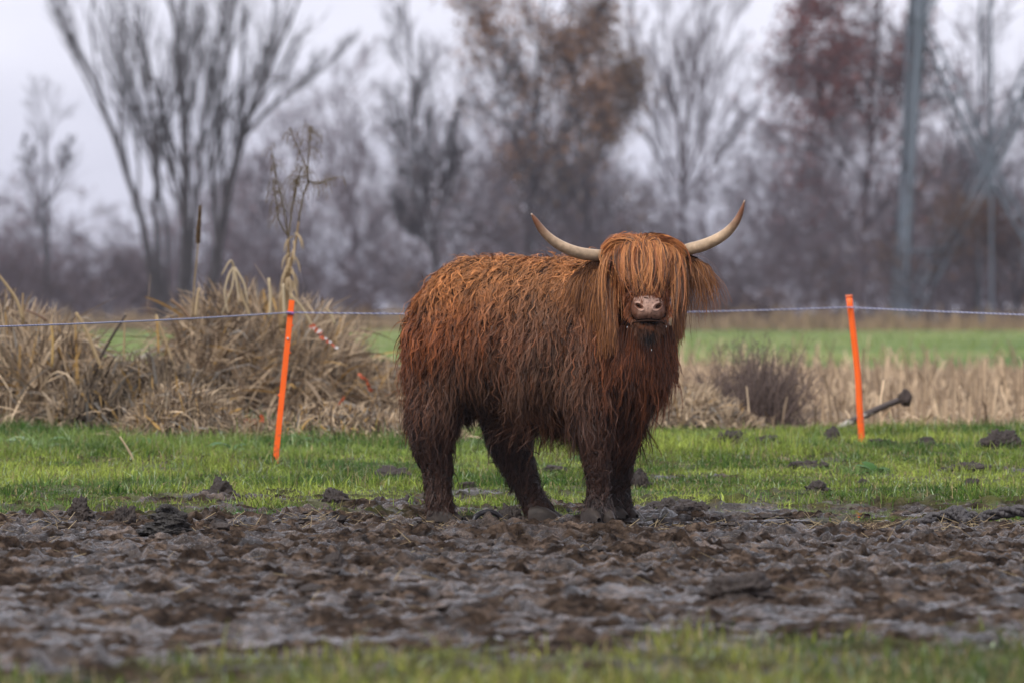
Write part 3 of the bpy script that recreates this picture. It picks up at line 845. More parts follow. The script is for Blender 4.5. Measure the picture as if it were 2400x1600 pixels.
# ---- horns
def horn(pts):
    V, F = smooth_tube([C(px, py, d) for px, py, d, r in pts], [r * S_ for *_, r in pts], 18, 8)
    n_ = len(V); zz = np.arange(n_) / n_
    base = np.array([0.30, 0.22, 0.14]); mid = np.array([0.52, 0.37, 0.235]); tip = np.array([0.19, 0.075, 0.036])
    t1 = np.clip(zz * 1.9, 0, 1)[:, None]; t2 = smoothstep(0.52, 0.88, zz)[:, None]
    c = base * (1 - t1) + mid * t1; c = c * (1 - t2) + tip * t2
    t3 = smoothstep(0.955, 0.99, zz)[:, None]; c = c * (1 - t3) + np.array([0.55, 0.42, 0.30]) * t3
    o = link_mesh('horn', poly_mesh('horn', V, F, True, c), M['horn'], cow)
    return o
horn([(1440, 598, -0.42, 14), (1412, 599, -0.43, 13.5), (1373, 596, -0.46, 14), (1341, 588, -0.49, 13.2), (1311, 574, -0.52, 12.0), (1287, 557, -0.545, 10.6), (1268, 536, -0.565, 8.8), (1255, 516, -0.58, 5.8), (1245, 501, -0.585, 1.6)])
horn([(1572, 590, -0.42, 14), (1600, 588, -0.43, 14), (1624, 582, -0.45, 14.2), (1652, 574, -0.47, 14.0), (1682, 560, -0.50, 12.8), (1706, 543, -0.525, 11.2), (1726, 519, -0.55, 8.8), (1738, 493, -0.565, 5.4), (1745, 470, -0.57, 1.3)])

# ---- ears (a leaf shaped flap hanging below each horn) with long fringes
def ear(pts, wid):
    P = np.array([C(*p) for p in pts]); n_ = len(P)
    rows = []
    for i in range(n_):
        t = i / (n_ - 1); w_ = wid * math.sin(math.pi * min(0.12 + 0.86 * t, 1.0)) + 0.006
        for j in range(7):
            a = (j / 6 - 0.5) * 2
            rows.append(P[i] + np.array([0, 0.25 * w_ * (a * a), a * w_ * 0.9]))
    for i in range(n_ * 7):
        rows.append(rows[i] + np.array([0, 0.008, 0]))
    F_ = []
    for s_ in (0, n_ * 7):
        for i in range(n_ - 1):
            for j in range(6):
                a = s_ + i * 7 + j; F_.append((a, a + 1, a + 8, a + 7))
    n7 = n_ * 7
    for i in range(n_ - 1):
        for j in (0, 6):
            a = i * 7 + j; F_.append((a, a + 7, a + 7 + n7, a + n7))
    for j in range(6):
        F_.append((j, j + 1, j + 1 + n7, j + n7)); b_ = (n_ - 1) * 7 + j; F_.append((b_, b_ + 1, b_ + 1 + n7, b_ + n7))
    return link_mesh('ear', poly_mesh('ear', np.array(rows), F_), M['skin'], cow), P
ear_r, EP_R = ear([(1590, 614, -0.40), (1612, 618, -0.41), (1635, 624, -0.42), (1655, 636, -0.43)], 0.045)
ear_l, EP_L = ear([(1430, 622, -0.40), (1402, 628, -0.41), (1375, 638, -0.42), (1352, 655, -0.43)], 0.045)

def strands(name, roots, L, d0, col, seed, K=9, width=0.0026, grav=0.7, wave=0.004, wavef=30, parent=cow, clumps=None):
    r = np.random.RandomState(seed); N = len(roots)
    P = np.zeros((N, K, 3)); P[:, 0] = roots; d = norm(d0); seg = (L / (K - 1))[:, None]
    ph = r.uniform(0, 6.28, N); amp = wave * r.uniform(0.2, 1.8, N)
    sx = norm(r.normal(0, 1, (N, 3)) * np.array([1, 0.5, 0.2]))
    for k in range(1, K):
        d = norm(d + np.array([0, 0, -1.0]) * grav * 2 / (K - 1)); P[:, k] = P[:, k - 1] + d * seg
    for k in range(1, K):
        P[:, k] += sx * (np.sin(L * k / (K - 1) * wavef + ph) * amp * k / (K - 1))[:, None]
    T = norm(np.gradient(P, axis=1))
    S = norm(np.cross(T, (np.array([0, -1.0, 0]) + r.normal(0, 0.4, (N, 3)))[:, None]))
    W = width * 0.5 * r.uniform(0.6, 1.4, N)[:, None] * np.linspace(1.0, 0.35, K)[None]
    V, F, c = ribbons(P, W, S, vcol=col[:, None, :] * np.linspace(0.85, 1.15, K)[None, :, None])
    return link_mesh(name, np_mesh(name, V, F, colors=c), M['hair'], parent)

def ear_fringe(o, EP, sgn, seed, n=900):
    r = np.random.RandomState(seed)
    t = r.uniform(0, 1, n) ** 0.8; f = t * (len(EP) - 1); i = np.clip(f.astype(int), 0, len(EP) - 2); fr = (f - i)[:, None]
    base = EP[i] * (1 - fr) + EP[i + 1] * fr
    base = base + np.stack([r.normal(0, 0.008, n), r.uniform(-0.022, 0.016, n), r.uniform(-0.03, 0.032, n)], -1)
    L = np.clip(r.lognormal(-2.45, 0.4, n), 0.03, 0.2) * (1 + 0.5 * (1 - t))
    lg = r.uniform(size=n) < 0.05; L = np.where(lg & (t < 0.6), r.uniform(0.18, 0.27, n), L)
    d0 = np.stack([sgn * r.uniform(0.05, 0.9, n) * (0.3 + t), r.uniform(-0.5, 0.2, n), r.uniform(-0.9, 0.15, n)], -1)
    c = lerp(np.tile(BROWN * 0.8, (n, 1)), np.tile(GINGER * 0.75, (n, 1)), r.uniform(0, 1, n) ** 1.5)
    strands('ear_fringe', base, L, d0, c, seed + 1, grav=1.15, wave=0.006, wavef=45, parent=o, width=0.0022)
ear_fringe(ear_r, EP_R, 1, 201); ear_fringe(ear_l, EP_L, -1, 211)
# a few very long wisps under the right-hand ear
r = np.random.RandomState(77); n = 16
roots = np.array([C(1618 + r.normal(0, 9), 640, -0.42) for _ in range(n)])
strands('ear_wisp', roots, r.uniform(0.20, 0.34, n), np.stack([r.uniform(-0.1, 0.15, n), r.normal(0, 0.05, n), -np.ones(n)], -1), np.tile(BROWN * 0.7, (n, 1)), 78, K=12, width=0.0018, grav=0.3, wave=0.008, wavef=18, parent=ear_r)

# ---- forelock: long locks that start at the crown, arch over the brow and hang across the face
def forelock(seed=301, nl=450, per=7):
    r = np.random.RandomState(seed); K = 16
    Pall = []; cols = []; spr = []
    for i in range(nl):
        u = r.uniform(-1, 1)                                      # -1 left .. 1 right of the face
        u = math.copysign(abs(u) ** 0.9, u); edge = abs(u)
        cx, cy = 1502 + u * 12 + r.normal(0, 5), 571 + r.normal(0, 4)
        ex = 1511 + u * 94 + r.normal(0, 7)
        ey = 672 + 70 * smoothstep(0.50, 0.80, edge) + r.normal(0, 12)
        if u < -0.55: ey += r.uniform(-50, 55)
        elif u > 0.55: ey += r.uniform(-60, 30)
        if edge > 0.9: ey = r.uniform(640, 760)
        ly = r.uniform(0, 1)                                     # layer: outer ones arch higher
        kx = 0.0
        if r.uniform() < 0.24:                                  # stray loops crossing the face
            kx = r.normal(0, 44); ex = 1511 + r.uniform(-66, 66) ; ey = 672 + r.normal(0, 14); ly = r.uniform(0.85, 1.25)
        if abs(ex - 1520) < 52: ey = 700 - 74 * r.uniform() ** 1.7 - 6 * (1 - abs(ex - 1520) / 52)
        p0 = np.array([cx, cy]); p3 = np.array([ex, ey])
        hgt = (26 + 24 * ly) * (1 - 0.45 * edge ** 2)
        p1 = np.array([cx + (ex - cx) * (0.70 + 0.25 * ly), cy - hgt - 6 * edge])
        p2 = np.array([ex + kx + (4 + 12 * ly) * (1 if u > 0 else -1) * (0.3 + edge), cy + (ey - cy) * 0.40])
        # locks near the middle swing towards the nose at their ends
        if edge < 0.6: p3[0] += (1515 - p3[0]) * 0.22 * r.uniform(0, 1.6)
        t = np.linspace(0, 1, K)[:, None]
        B = (1 - t) ** 3 * p0 + 3 * (1 - t) ** 2 * t * p1 + 3 * (1 - t) * t * t * p2 + t ** 3 * p3
        B[:, 0] += np.sin(t[:, 0] * r.uniform(5, 11) + r.uniform(0, 6)) * 1.6 * t[:, 0]
        pts = np.zeros((K, 3)); prev = None
        for k in range(K):
            q = C(B[k, 0], B[k, 1], -0.52)
            yb = frontmost(q[0], q[2], 9)
            fb = -0.44 - 0.16 * (B[k, 1] - 570) / 150
            if yb > fb + 0.10: yb = fb + 0.05 * min(1, max(0, abs(B[k, 0] - 1510) - 60) / 60)
            yb = yb - 0.014 - 0.026 * ly - 0.012 * math.sin(t[k, 0] * math.pi)
            if prev is not None: yb = min(max(yb, prev - 0.03), prev + 0.012)
            prev = yb
            pts[k] = C(B[k, 0], B[k, 1], yb)
        Pall.append(pts)
        tt = r.beta(1.2, 1.0)
        col = (GINGER * 1.10) * tt + (RED * 0.85) * (1 - tt)
        if r.uniform() < 0.22: col = BROWN * r.uniform(0.5, 1.0)
        cols.append(col * (0.50 + 0.55 * ly) * np.array([0.92, 0.98, 1.1])); spr.append(r.uniform(0.5, 1.5))  # inner layers darker: shade between locks painted into the colour
    G = np.array(Pall); cols = np.array(cols); spr = np.array(spr)[:, None, None, None]
    off = r.normal(0, 1, (nl, per, 1, 3)) * np.array([0.0042, 0.0030, 0.0025]) * spr
    tt = np.linspace(0, 1, K)[None, None, :, None]
    wob = np.sin(tt * r.uniform(5, 13, (nl, per, 1, 1)) + r.uniform(0, 6.28, (nl, per, 1, 1))) * r.normal(0, 0.0026, (nl, per, 1, 3))
    # strands end at different lengths
    P = np.zeros((nl, per, K, 3)); ln = r.uniform(0.72, 1.04, (nl, per)); li = np.arange(nl)[:, None]
    for k in range(K):
        f = np.minimum(k * ln, K - 1 - 1e-6); i0 = f.astype(int); fr = (f - i0)[..., None]
        P[:, :, k] = G[li, i0] * (1 - fr) + G[li, i0 + 1] * fr
    P = P + off * (1.05 - 0.75 * tt) + wob
    P = P.reshape(nl * per, K, 3); N = len(P)
    T = norm(np.gradient(P, axis=1))
    S = norm(np.cross(T, (np.array([0, -1.0, 0.1]) + r.normal(0, 0.4, (N, 3)))[:, None]))
    W = 0.0030 * 0.5 * r.uniform(0.5, 1.35, N)[:, None] * np.concatenate([np.linspace(0.8, 1, 4), np.linspace(1, 0.25, K - 4)])[None]
    cc = np.repeat(cols, per, axis=0) * r.uniform(0.65, 1.35, (N, 1))
    V, F, c = ribbons(P, W, S, vcol=cc[:, None, :] * np.linspace(0.95, 1.08, K)[None, :, None])
    return link_mesh('forelock', np_mesh('forelock', V, F, colors=c), M['hair'], cow)
fore = forelock()
# tufts laid over the horn bases
def horn_tuft(x0, sgn, seed, n=1100):
    r = np.random.RandomState(seed); K = 8
    t = np.linspace(0, 1, K)
    P = np.zeros((n, K, 3))
    for i in range(n):
        a = r.uniform(0, 1)
        s0 = C(1501 + sgn * r.uniform(2, 60), 560 + r.normal(0, 5), -0.38 - 0.12 * a)
        e0 = C(x0 + sgn * r.uniform(-26, 14), 590 + r.uniform(-14, 14), -0.40 - 0.09 * a)
        m0 = (s0 + e0) / 2 + np.array([0, -0.01, 0.026 + 0.014 * a])
        for k in range(K):
            P[i, k] = (1 - t[k]) ** 2 * s0 + 2 * (1 - t[k]) * t[k] * m0 + t[k] ** 2 * e0
    T = norm(np.gradient(P, axis=1)); S = norm(np.cross(T, (np.array([0, -0.7, 0.7]) + r.normal(0, 0.4, (n, 3)))[:, None]))
    W = 0.0032 * 0.5 * r.uniform(0.5, 1.3, n)[:, None] * np.linspace(1, 0.4, K)[None]
    c0 = lerp(np.tile(RED, (n, 1)), np.tile(GINGER * 1.1, (n, 1)), r.uniform(0, 1, n))
    V, F, c = ribbons(P, W, S, C=c0)
    link_mesh('crown_tuft', np_mesh('crown_tuft', V, F, colors=c), M['hair'], fore)
horn_tuft(1420, -1, 401, 800); horn_tuft(1597, 1, 402, 800)

# cheek and jaw curtains of long hair on both sides of the face
r = np.random.RandomState(501); n = 5200
u = r.uniform(0, 1, n); sd = np.where(r.uniform(size=n) < 0.55, -1, 1)
px0 = 1512 + sd * (64 + r.uniform(0, 1, n) * np.where(sd > 0, 36 - 18 * u, 36)); px0 = np.where(sd < 0, px0 - r.uniform(0, 40, n) * (u < 0.6), px0)
py0 = 612 + 130 * u
roots = np.array([C(a, b, -0.43 - 0.08 * c_) for a, b, c_ in zip(px0, py0, u)])
L = r.uniform(0.06, 0.20, n) * np.where(sd > 0, 0.72, 1.0)
d0 = np.stack([sd * r.uniform(-0.05, 0.25, n), r.uniform(-0.25, 0.1, n), -np.ones(n)], -1)
c0 = lerp(np.tile(BROWN * 0.9, (n, 1)), np.tile(GINGER * 0.75, (n, 1)), r.uniform(0, 1, n) ** 1.7)
strands('cheek_hair', roots, L, d0, c0, 502, K=8, width=0.003, grav=0.4, wave=0.006, wavef=38)
# beard under the chin
n = 2600
u = r.uniform(-1, 1, n); v_ = r.uniform(0, 1, n)
roots = np.array([C(1515 + a * 62, 762 + 24 * (1 - a * a) * 0 + 60 * b_, -0.44 - 0.07 * (1 - b_)) for a, b_ in zip(u, v_)])
c0 = lerp(np.tile(DARK * 1.2, (n, 1)), np.tile(RED * 0.85, (n, 1)), r.uniform(0, 1, n) ** 1.3)
strands('beard', roots, r.uniform(0.08, 0.19, n), np.stack([u * 0.3, -0.2 * np.ones(n), -np.ones(n)], -1), c0, 504, K=8, width=0.003, grav=0.4, wave=0.009, wavef=42)

# ---- nose: bare leathery pad with two comma shaped nostrils, drawn on the front of the muzzle
nu, nv = 72, 46
rows = []; cols = []
for j in range(nv):
    for i in range(nu):
        a = i / (nu - 1) * 2 - 1; b_ = j / (nv - 1)
        wpx = 38 + 7 * math.sin(b_ * math.pi) - 3 * b_
        px_ = 1520 + a * wpx; py_ = 695 + b_ * 52 - 3 * (1 - a * a) * (1 - b_) + 4.5 * a * a * (b_ ** 3)
        q = C(px_, py_, -0.66)
        q0 = C(px_, py_, -0.62); fy = frontmost(q0[0], q0[2], -0.60)
        y_ = fy - 0.017 + 0.018 * abs(a) ** 4 + 0.010 * (1 - b_) ** 4 + 0.010 * b_ ** 6
        dep = 0; dk = 0
        for sx in (-1, 1):
            du = (px_ - (1520 + sx * 21.5)); dv = (py_ - 719)
            ru = 0.55 * du + sx * 0.84 * dv; rv = -sx * 0.84 * du + 0.55 * dv
            g_ = math.exp(-((ru / 4.4) ** 2 + (rv / 7.5) ** 2))
            dep += 0.030 * g_; dk = max(dk, g_)
            rim = math.exp(-(((math.hypot(ru / 4.4, rv / 7.5)) - 1.65) / 0.4) ** 2)
            dep -= 0.005 * rim
        dep += 0.0015 * math.exp(-((px_ - 1520) / 1.6) ** 2) * (b_ > 0.45)
        rows.append(C(px_, py_, y_ + dep))
        edge = smoothstep(18 + 16 * (1 - smoothstep(0.15, 0.55, b_)), 30 + 10 * (1 - smoothstep(0.15, 0.55, b_)), abs(px_ - 1520))
        pale = np.array([0.43, 0.255, 0.185]); brown = np.array([0.16, 0.062, 0.032])
        low = smoothstep(0.60, 0.98, b_) * 0.75
        w_ = max(float(edge) * 0.95, float(low), float(1 - smoothstep(0.0, 0.10, b_)))
        spot = 0.6 if vnoise(np.array([px_ / 3.0]), np.array([py_ / 3.0]), 4)[0] > 0.83 else 1.0
        c_ = (pale * (1 - w_) + brown * w_) * spot
        c_ = c_ * (1 - smoothstep(0.30, 0.75, dk)) + np.array([0.025, 0.012, 0.010]) * smoothstep(0.30, 0.75, dk)
        cols.append(c_)
idx_ = np.arange(nu * nv).reshape(nv, nu)
Fq = np.stack([idx_[:-1, :-1], idx_[1:, :-1], idx_[1:, 1:], idx_[:-1, 1:]], -1).reshape(-1, 4)
# close the back so that the pad is a solid piece
Vn = np.array(rows); back = Vn + np.array([0, 0.03, 0])
rim = list(idx_[0, :]) + list(idx_[1:, -1]) + list(idx_[-1, ::-1][1:]) + list(idx_[::-1, 0][1:-1])
Fs = [(rim[k], rim[(k + 1) % len(rim)], rim[(k + 1) % len(rim)] + nu * nv, rim[k] + nu * nv) for k in range(len(rim))]
nose = link_mesh('nose', poly_mesh('nose', np.vstack([Vn, back]), list(map(tuple, Fq)) + Fs, True, np.vstack([cols, cols])), M['nose'], cow)
# lower lip: a dark rounded bar just under the pad
V, F = smooth_tube([C(1482, 758, -0.62), C(1494, 754, -0.655), C(1520, 752, -0.672), C(1546, 754, -0.655), C(1558, 758, -0.62)], np.array([1.2, 1.9, 2.3, 1.9, 1.2]) * S_, 12, 6)
link_mesh('lower_lip', poly_mesh('lower_lip', V, F, True, np.tile([0.022, 0.010, 0.007], (len(V), 1))), M['skin'], cow)
# short stubble round the pad and chin whiskers with drops of water
r = np.random.RandomState(601); n = 900
a = r.uniform(0, 2 * math.pi, n)
roots = []
for t in a:
    x_, y_ = 1519 + math.cos(t) * r.uniform(38, 52), 722 - math.sin(t) * r.uniform(25, 36)
    roots.append(C(x_, y_, -0.60 - 0.03 * (1 - abs(math.cos(t)))))
strands('muzzle_hair', np.array(roots), r.uniform(0.015, 0.04, n), np.stack([np.cos(a) * 0.8, -0.3 + 0 * a, -0.6 + 0 * a], -1),
        lerp(np.tile(BROWN, (n, 1)), np.tile(RED * 1.1, (n, 1)), r.uniform(0, 1, n)), 602, K=5, width=0.003, grav=0.5, wave=0.001, parent=nose)
n = 1700
cu = r.uniform(-1, 1, n); cv = r.uniform(0, 1, n) ** 0.8
roots = np.array([C(1520 + u_ * (43 - 27 * v_), 749 + v_ * 40, -0.635 + 0.03 * v_ + 0.02 * u_ * u_) for u_, v_ in zip(cu, cv)])
blk = np.clip((1 - np.abs(cu) * 1.1) * 1.6, 0, 1) * smoothstep(0.25, 0.6, cv)
strands('chin_hair', roots, np.clip(r.lognormal(-3.8, 0.45, n), 0.008, 0.07), np.stack([cu * 0.5 + r.normal(0, 0.3, n), -0.35 + 0 * cu, -np.ones(n)], -1), lerp(np.tile(BROWN * 0.75, (n, 1)), np.tile([0.012, 0.007, 0.005], (n, 1)), blk) * r.uniform(0.6, 1.5, (n, 1)), 603, K=5, width=0.0026, grav=0.6, wave=0.001)
for (x_, y_, k_) in ((1470, 766, 0.9), (1562, 765, 1.0), (1527, 819, 1.4)):
    c_ = C(x_, y_, -0.66); V, F = smooth_tube([np.array([0, 0, .002]), np.zeros(3), np.array([0, 0, -.004])], [0.0008, k_ * S_ * 0.5, 0.001], 8, 3)
    link_mesh('water_drop', poly_mesh('water_drop', V, F), M['drop'], cow, c_)

# ---- hooves: two toes each
def hoof(px, py, d, sc=1.0, ang=-0.45):
    s_ = []
    base = C(px, py, d); base[2] = max(base[2], 0.004)
    fw = np.array([math.cos(ang), math.sin(ang), 0]); sd_ = np.array([-fw[1], fw[0], 0])
    for k in (-1, 1):
        prof = [(-0.055, 0.036, 0.050), (-0.02, 0.036, 0.060), (0.02, 0.033, 0.050), (0.055, 0.024, 0.030), (0.078, 0.010, 0.012)]
        Vv = []; Fv = []
        for (t, w_, h_) in prof:
            for j in range(10):
                a_ = j / 9 * math.pi
                Vv.append(base + fw * t * sc + sd_ * (k * 0.031 + math.cos(a_) * w_ * 0.9) * sc + np.array([0, 0, math.sin(a_) ** 0.7 * h_ * sc - 0.012 if 0 < j < 9 else -0.018]))
        for i in range(len(prof) - 1):
            for j in range(9):
                a_ = i * 10 + j; Fv.append((a_, a_ + 1, a_ + 11, a_ + 10))
        s_.append((np.array(Vv), np.array(Fv)))
    V, F = join_vf(s_)
    link_mesh('hoof', poly_mesh('hoof', V, F), M['hoof'], cow)
hoof(1040, 1213, 0.10); hoof(1275, 1209, 0.22, 1.05, -0.25); hoof(1404, 1211, -0.40, 1.05, -1.2); hoof(1457, 1203, -0.10, 0.95, -0.9)

# ---- tail, hanging behind the far side of the rump
tp = [C(1012, 700, 0.34), C(982, 730, 0.43), C(968, 760, 0.45), C(968, 860, 0.45), C(972, 960, 0.45)]
V, F = smooth_tube(tp, [0.03, 0.026, 0.02, 0.015, 0.01], 10, 5)
tail = link_mesh('tail', poly_mesh('tail', V, F), M['skin'], cow)
r = np.random.RandomState(701); n = 2200
t = r.uniform(0, 1, n); f = t * 4; i = np.clip(f.astype(int), 0, 3); fr = (f - i)[:, None]; tpa = np.array(tp)
roots = tpa[i] * (1 - fr) + tpa[i + 1] * fr + r.normal(0, 0.014, (n, 3))
c0 = lerp(np.tile(RED, (n, 1)), np.tile(DARK, (n, 1)), np.clip(t + r.normal(0, 0.2, n), 0, 1))
strands('tail_hair', roots, 0.08 + 0.14 * t * r.uniform(0.5, 1, n), np.stack([r.normal(0, 0.3, n), r.normal(0, 0.3, n), -np.ones(n)], -1), c0, 702, wave=0.006, parent=tail)
# ---------------------------------------------------------------- fence posts and the rope
def post(name, top, base, r_px, flat, label, cat, foot_dist=None):
    x0, y0, z0 = D2(*base)
    s = y0 / FPX
    e = empty(name, (x0, y0, z0)); tag(e, label, cat, 'orange fence posts')
    tx = (top[0] - base[0]) * s; tz = CAMZ - (top[1] - HZ) * s - z0
    p0 = np.array([-tx * 0.06, 0, -0.06]); p1 = np.array([tx, 0.0, tz])
    return e, p0, p1, s
eL, p0, p1, sL = post('fence_post', (684, 704), (645, 1082), 6, True, 'flat orange fence post leaning right in front of the reed heap', 'fence post')
ax = norm((p1 - p0)[None])[0]; sd = np.cross(ax, [0, 1.0, 0]); sd /= np.linalg.norm(sd); dp = np.cross(sd, ax)
def prism(p0, p1, sd, dp, w, d, taper=1.0, seg=14, wob=0.0, seed=1):
    r = np.random.RandomState(seed); Vv = []; Ff = []
    prof = [(-1, -1), (-0.8, -1.12), (0.8, -1.12), (1, -1), (1, 1), (0.8, 1.12), (-0.8, 1.12), (-1, 1)]
    for i in range(seg + 1):
        t = i / seg; c = p0 * (1 - t) + p1 * t + sd * r.normal(0, wob)
        k = 1 - (1 - taper) * t
        for a, b in prof: Vv.append(c + sd * a * w * k + dp * b * d)
    m = len(prof)
    for i in range(seg):
        for k in range(m):
            k2 = (k + 1) % m; Ff.append((i * m + k, i * m + k2, (i + 1) * m + k2, (i + 1) * m + k))
    bot = tuple(range(m))[::-1]; top = tuple(seg * m + k for k in range(m))
    me_ = bpy.data.meshes.new('shaft'); me_.from_pydata([tuple(v) for v in Vv], [], Ff + [bot, top]); return me_
link_mesh('shaft', prism(p0, p1, sd, dp, 6.6 * sL, 0.008), M['orange'], eL)
for t, sgn in ((0.855, -1), (0.70, -1), (0.45, 1)):
    c = p0 + (p1 - p0) * t
    V, F = smooth_tube([c + sd * sgn * 5 * sL + dp * 0.004, c + sd * sgn * 9.5 * sL], [0.008, 0.005], 8, 3)
    link_mesh('lug', poly_mesh('lug', V, F), M['orange'], eL)
c = p0 + (p1 - p0) * 0.778
V, F = smooth_tube([c - dp * 0.004, c - dp * 0.016], [0.008, 0.006], 12, 2)
link_mesh('rivet', poly_mesh('rivet', V, F), M['white_mark'], eL)
ropeL = np.array(eL.location) + p0 + (p1 - p0) * ((1082 - 731) / (1082 - 704)) + np.array([0, -0.012, 0])
c = p0 + (p1 - p0) * 0.925
V, F = smooth_tube([c - sd * 0.021 - dp * 0.014, c + sd * 0.021 - dp * 0.014], [0.009, 0.009], 10, 4)
link_mesh('rope_clip', poly_mesh('rope_clip', V, F), M['rope_clip'] if 'rope_clip' in M else mat('rope_clip', (0.25, 0.12, 0.30)), eL)

eR, p0, p1, sR = post('fence_post', (1990, 696), (2020, 1038), 7, False, 'round orange tube fence post on the right beside the leaning branch', 'fence post')
mid = p0 * 0.45 + p1 * 0.55 + np.array([0.012, 0, 0])
V, F = smooth_tube([p0, p0 * 0.7 + p1 * 0.3 + np.array([0.006, 0, 0]), mid, p1], np.array([8.2, 8.0, 7.6, 7.6]) * sR, 18, 8)
link_mesh('shaft', poly_mesh('shaft', V, F), M['orange'], eR)
V, F = smooth_tube([p1 - (p1 - p0) * 0.002, p1 + (p1 - p0) * 0.012], np.array([8.6, 8.4]) * sR, 18, 2)
link_mesh('cap', poly_mesh('cap', V, F), mat('orange_cap', (0.9, 0.22, 0.10), rough=0.5), eR)
ropeR = np.array(eR.location) + p0 + (p1 - p0) * ((1038 - 719) / (1038 - 696)) + np.array([0, -0.022, 0])

# twisted electric rope: three strands, pale with blue
def sag(a, b, s, n=40):
    t = np.linspace(0, 1, n)[:, None]
    P = a * (1 - t) + b * t; P[:, 2] -= (4 * s * t * (1 - t))[:, 0]; return P
farL = np.array([(-260 - 1200) / FPX * 30.5, 30.5, CAMZ - (772 - HZ) / FPX * 30.5])
farR = np.array([(2760 - 1200) / FPX * 37.0, 37.0, CAMZ - (749 - HZ) / FPX * 37.0])
path = np.vstack([sag(farL, ropeL, 0.012, 60)[:-1], sag(ropeL, ropeR, 0.022, 120)[:-1], sag(ropeR, farR, 0.006, 50)])
# resample
dl = np.concatenate([[0], np.cumsum(np.linalg.norm(np.diff(path, axis=0), axis=1))])
L_ = dl[-1]; n = int(L_ / 0.011); q = np.linspace(0, L_, n)
pp = np.column_stack([np.interp(q, dl, path[:, k]) for k in range(3)])
T = norm(np.gradient(pp, axis=0)); u = norm(np.cross(T, [[0, 0, 1.0]])); v_ = np.cross(T, u)
parts_ = []; cs = []
for k, colr in enumerate(((0.40, 0.41, 0.55), (0.52, 0.52, 0.62), (0.12, 0.14, 0.34))):
    ph = q / 0.045 * 2 * math.pi + k * 2.094
    c_ = pp + (u * np.cos(ph)[:, None] + v_ * np.sin(ph)[:, None]) * 0.0026
    V, F = tubes(c_[:-1], c_[1:], np.full(n - 1, 0.0021), np.full(n - 1, 0.0021), 5)
    parts_.append((V, F)); cs.append(np.tile(colr, (len(V), 1)))
V, F = join_vf(parts_)
tag(link_mesh('fence_rope', np_mesh('fence_rope', V, F, colors=np.vstack(cs), smooth=True), M['rope']),
    'thin blue and white twisted rope strung between the orange posts', 'rope')

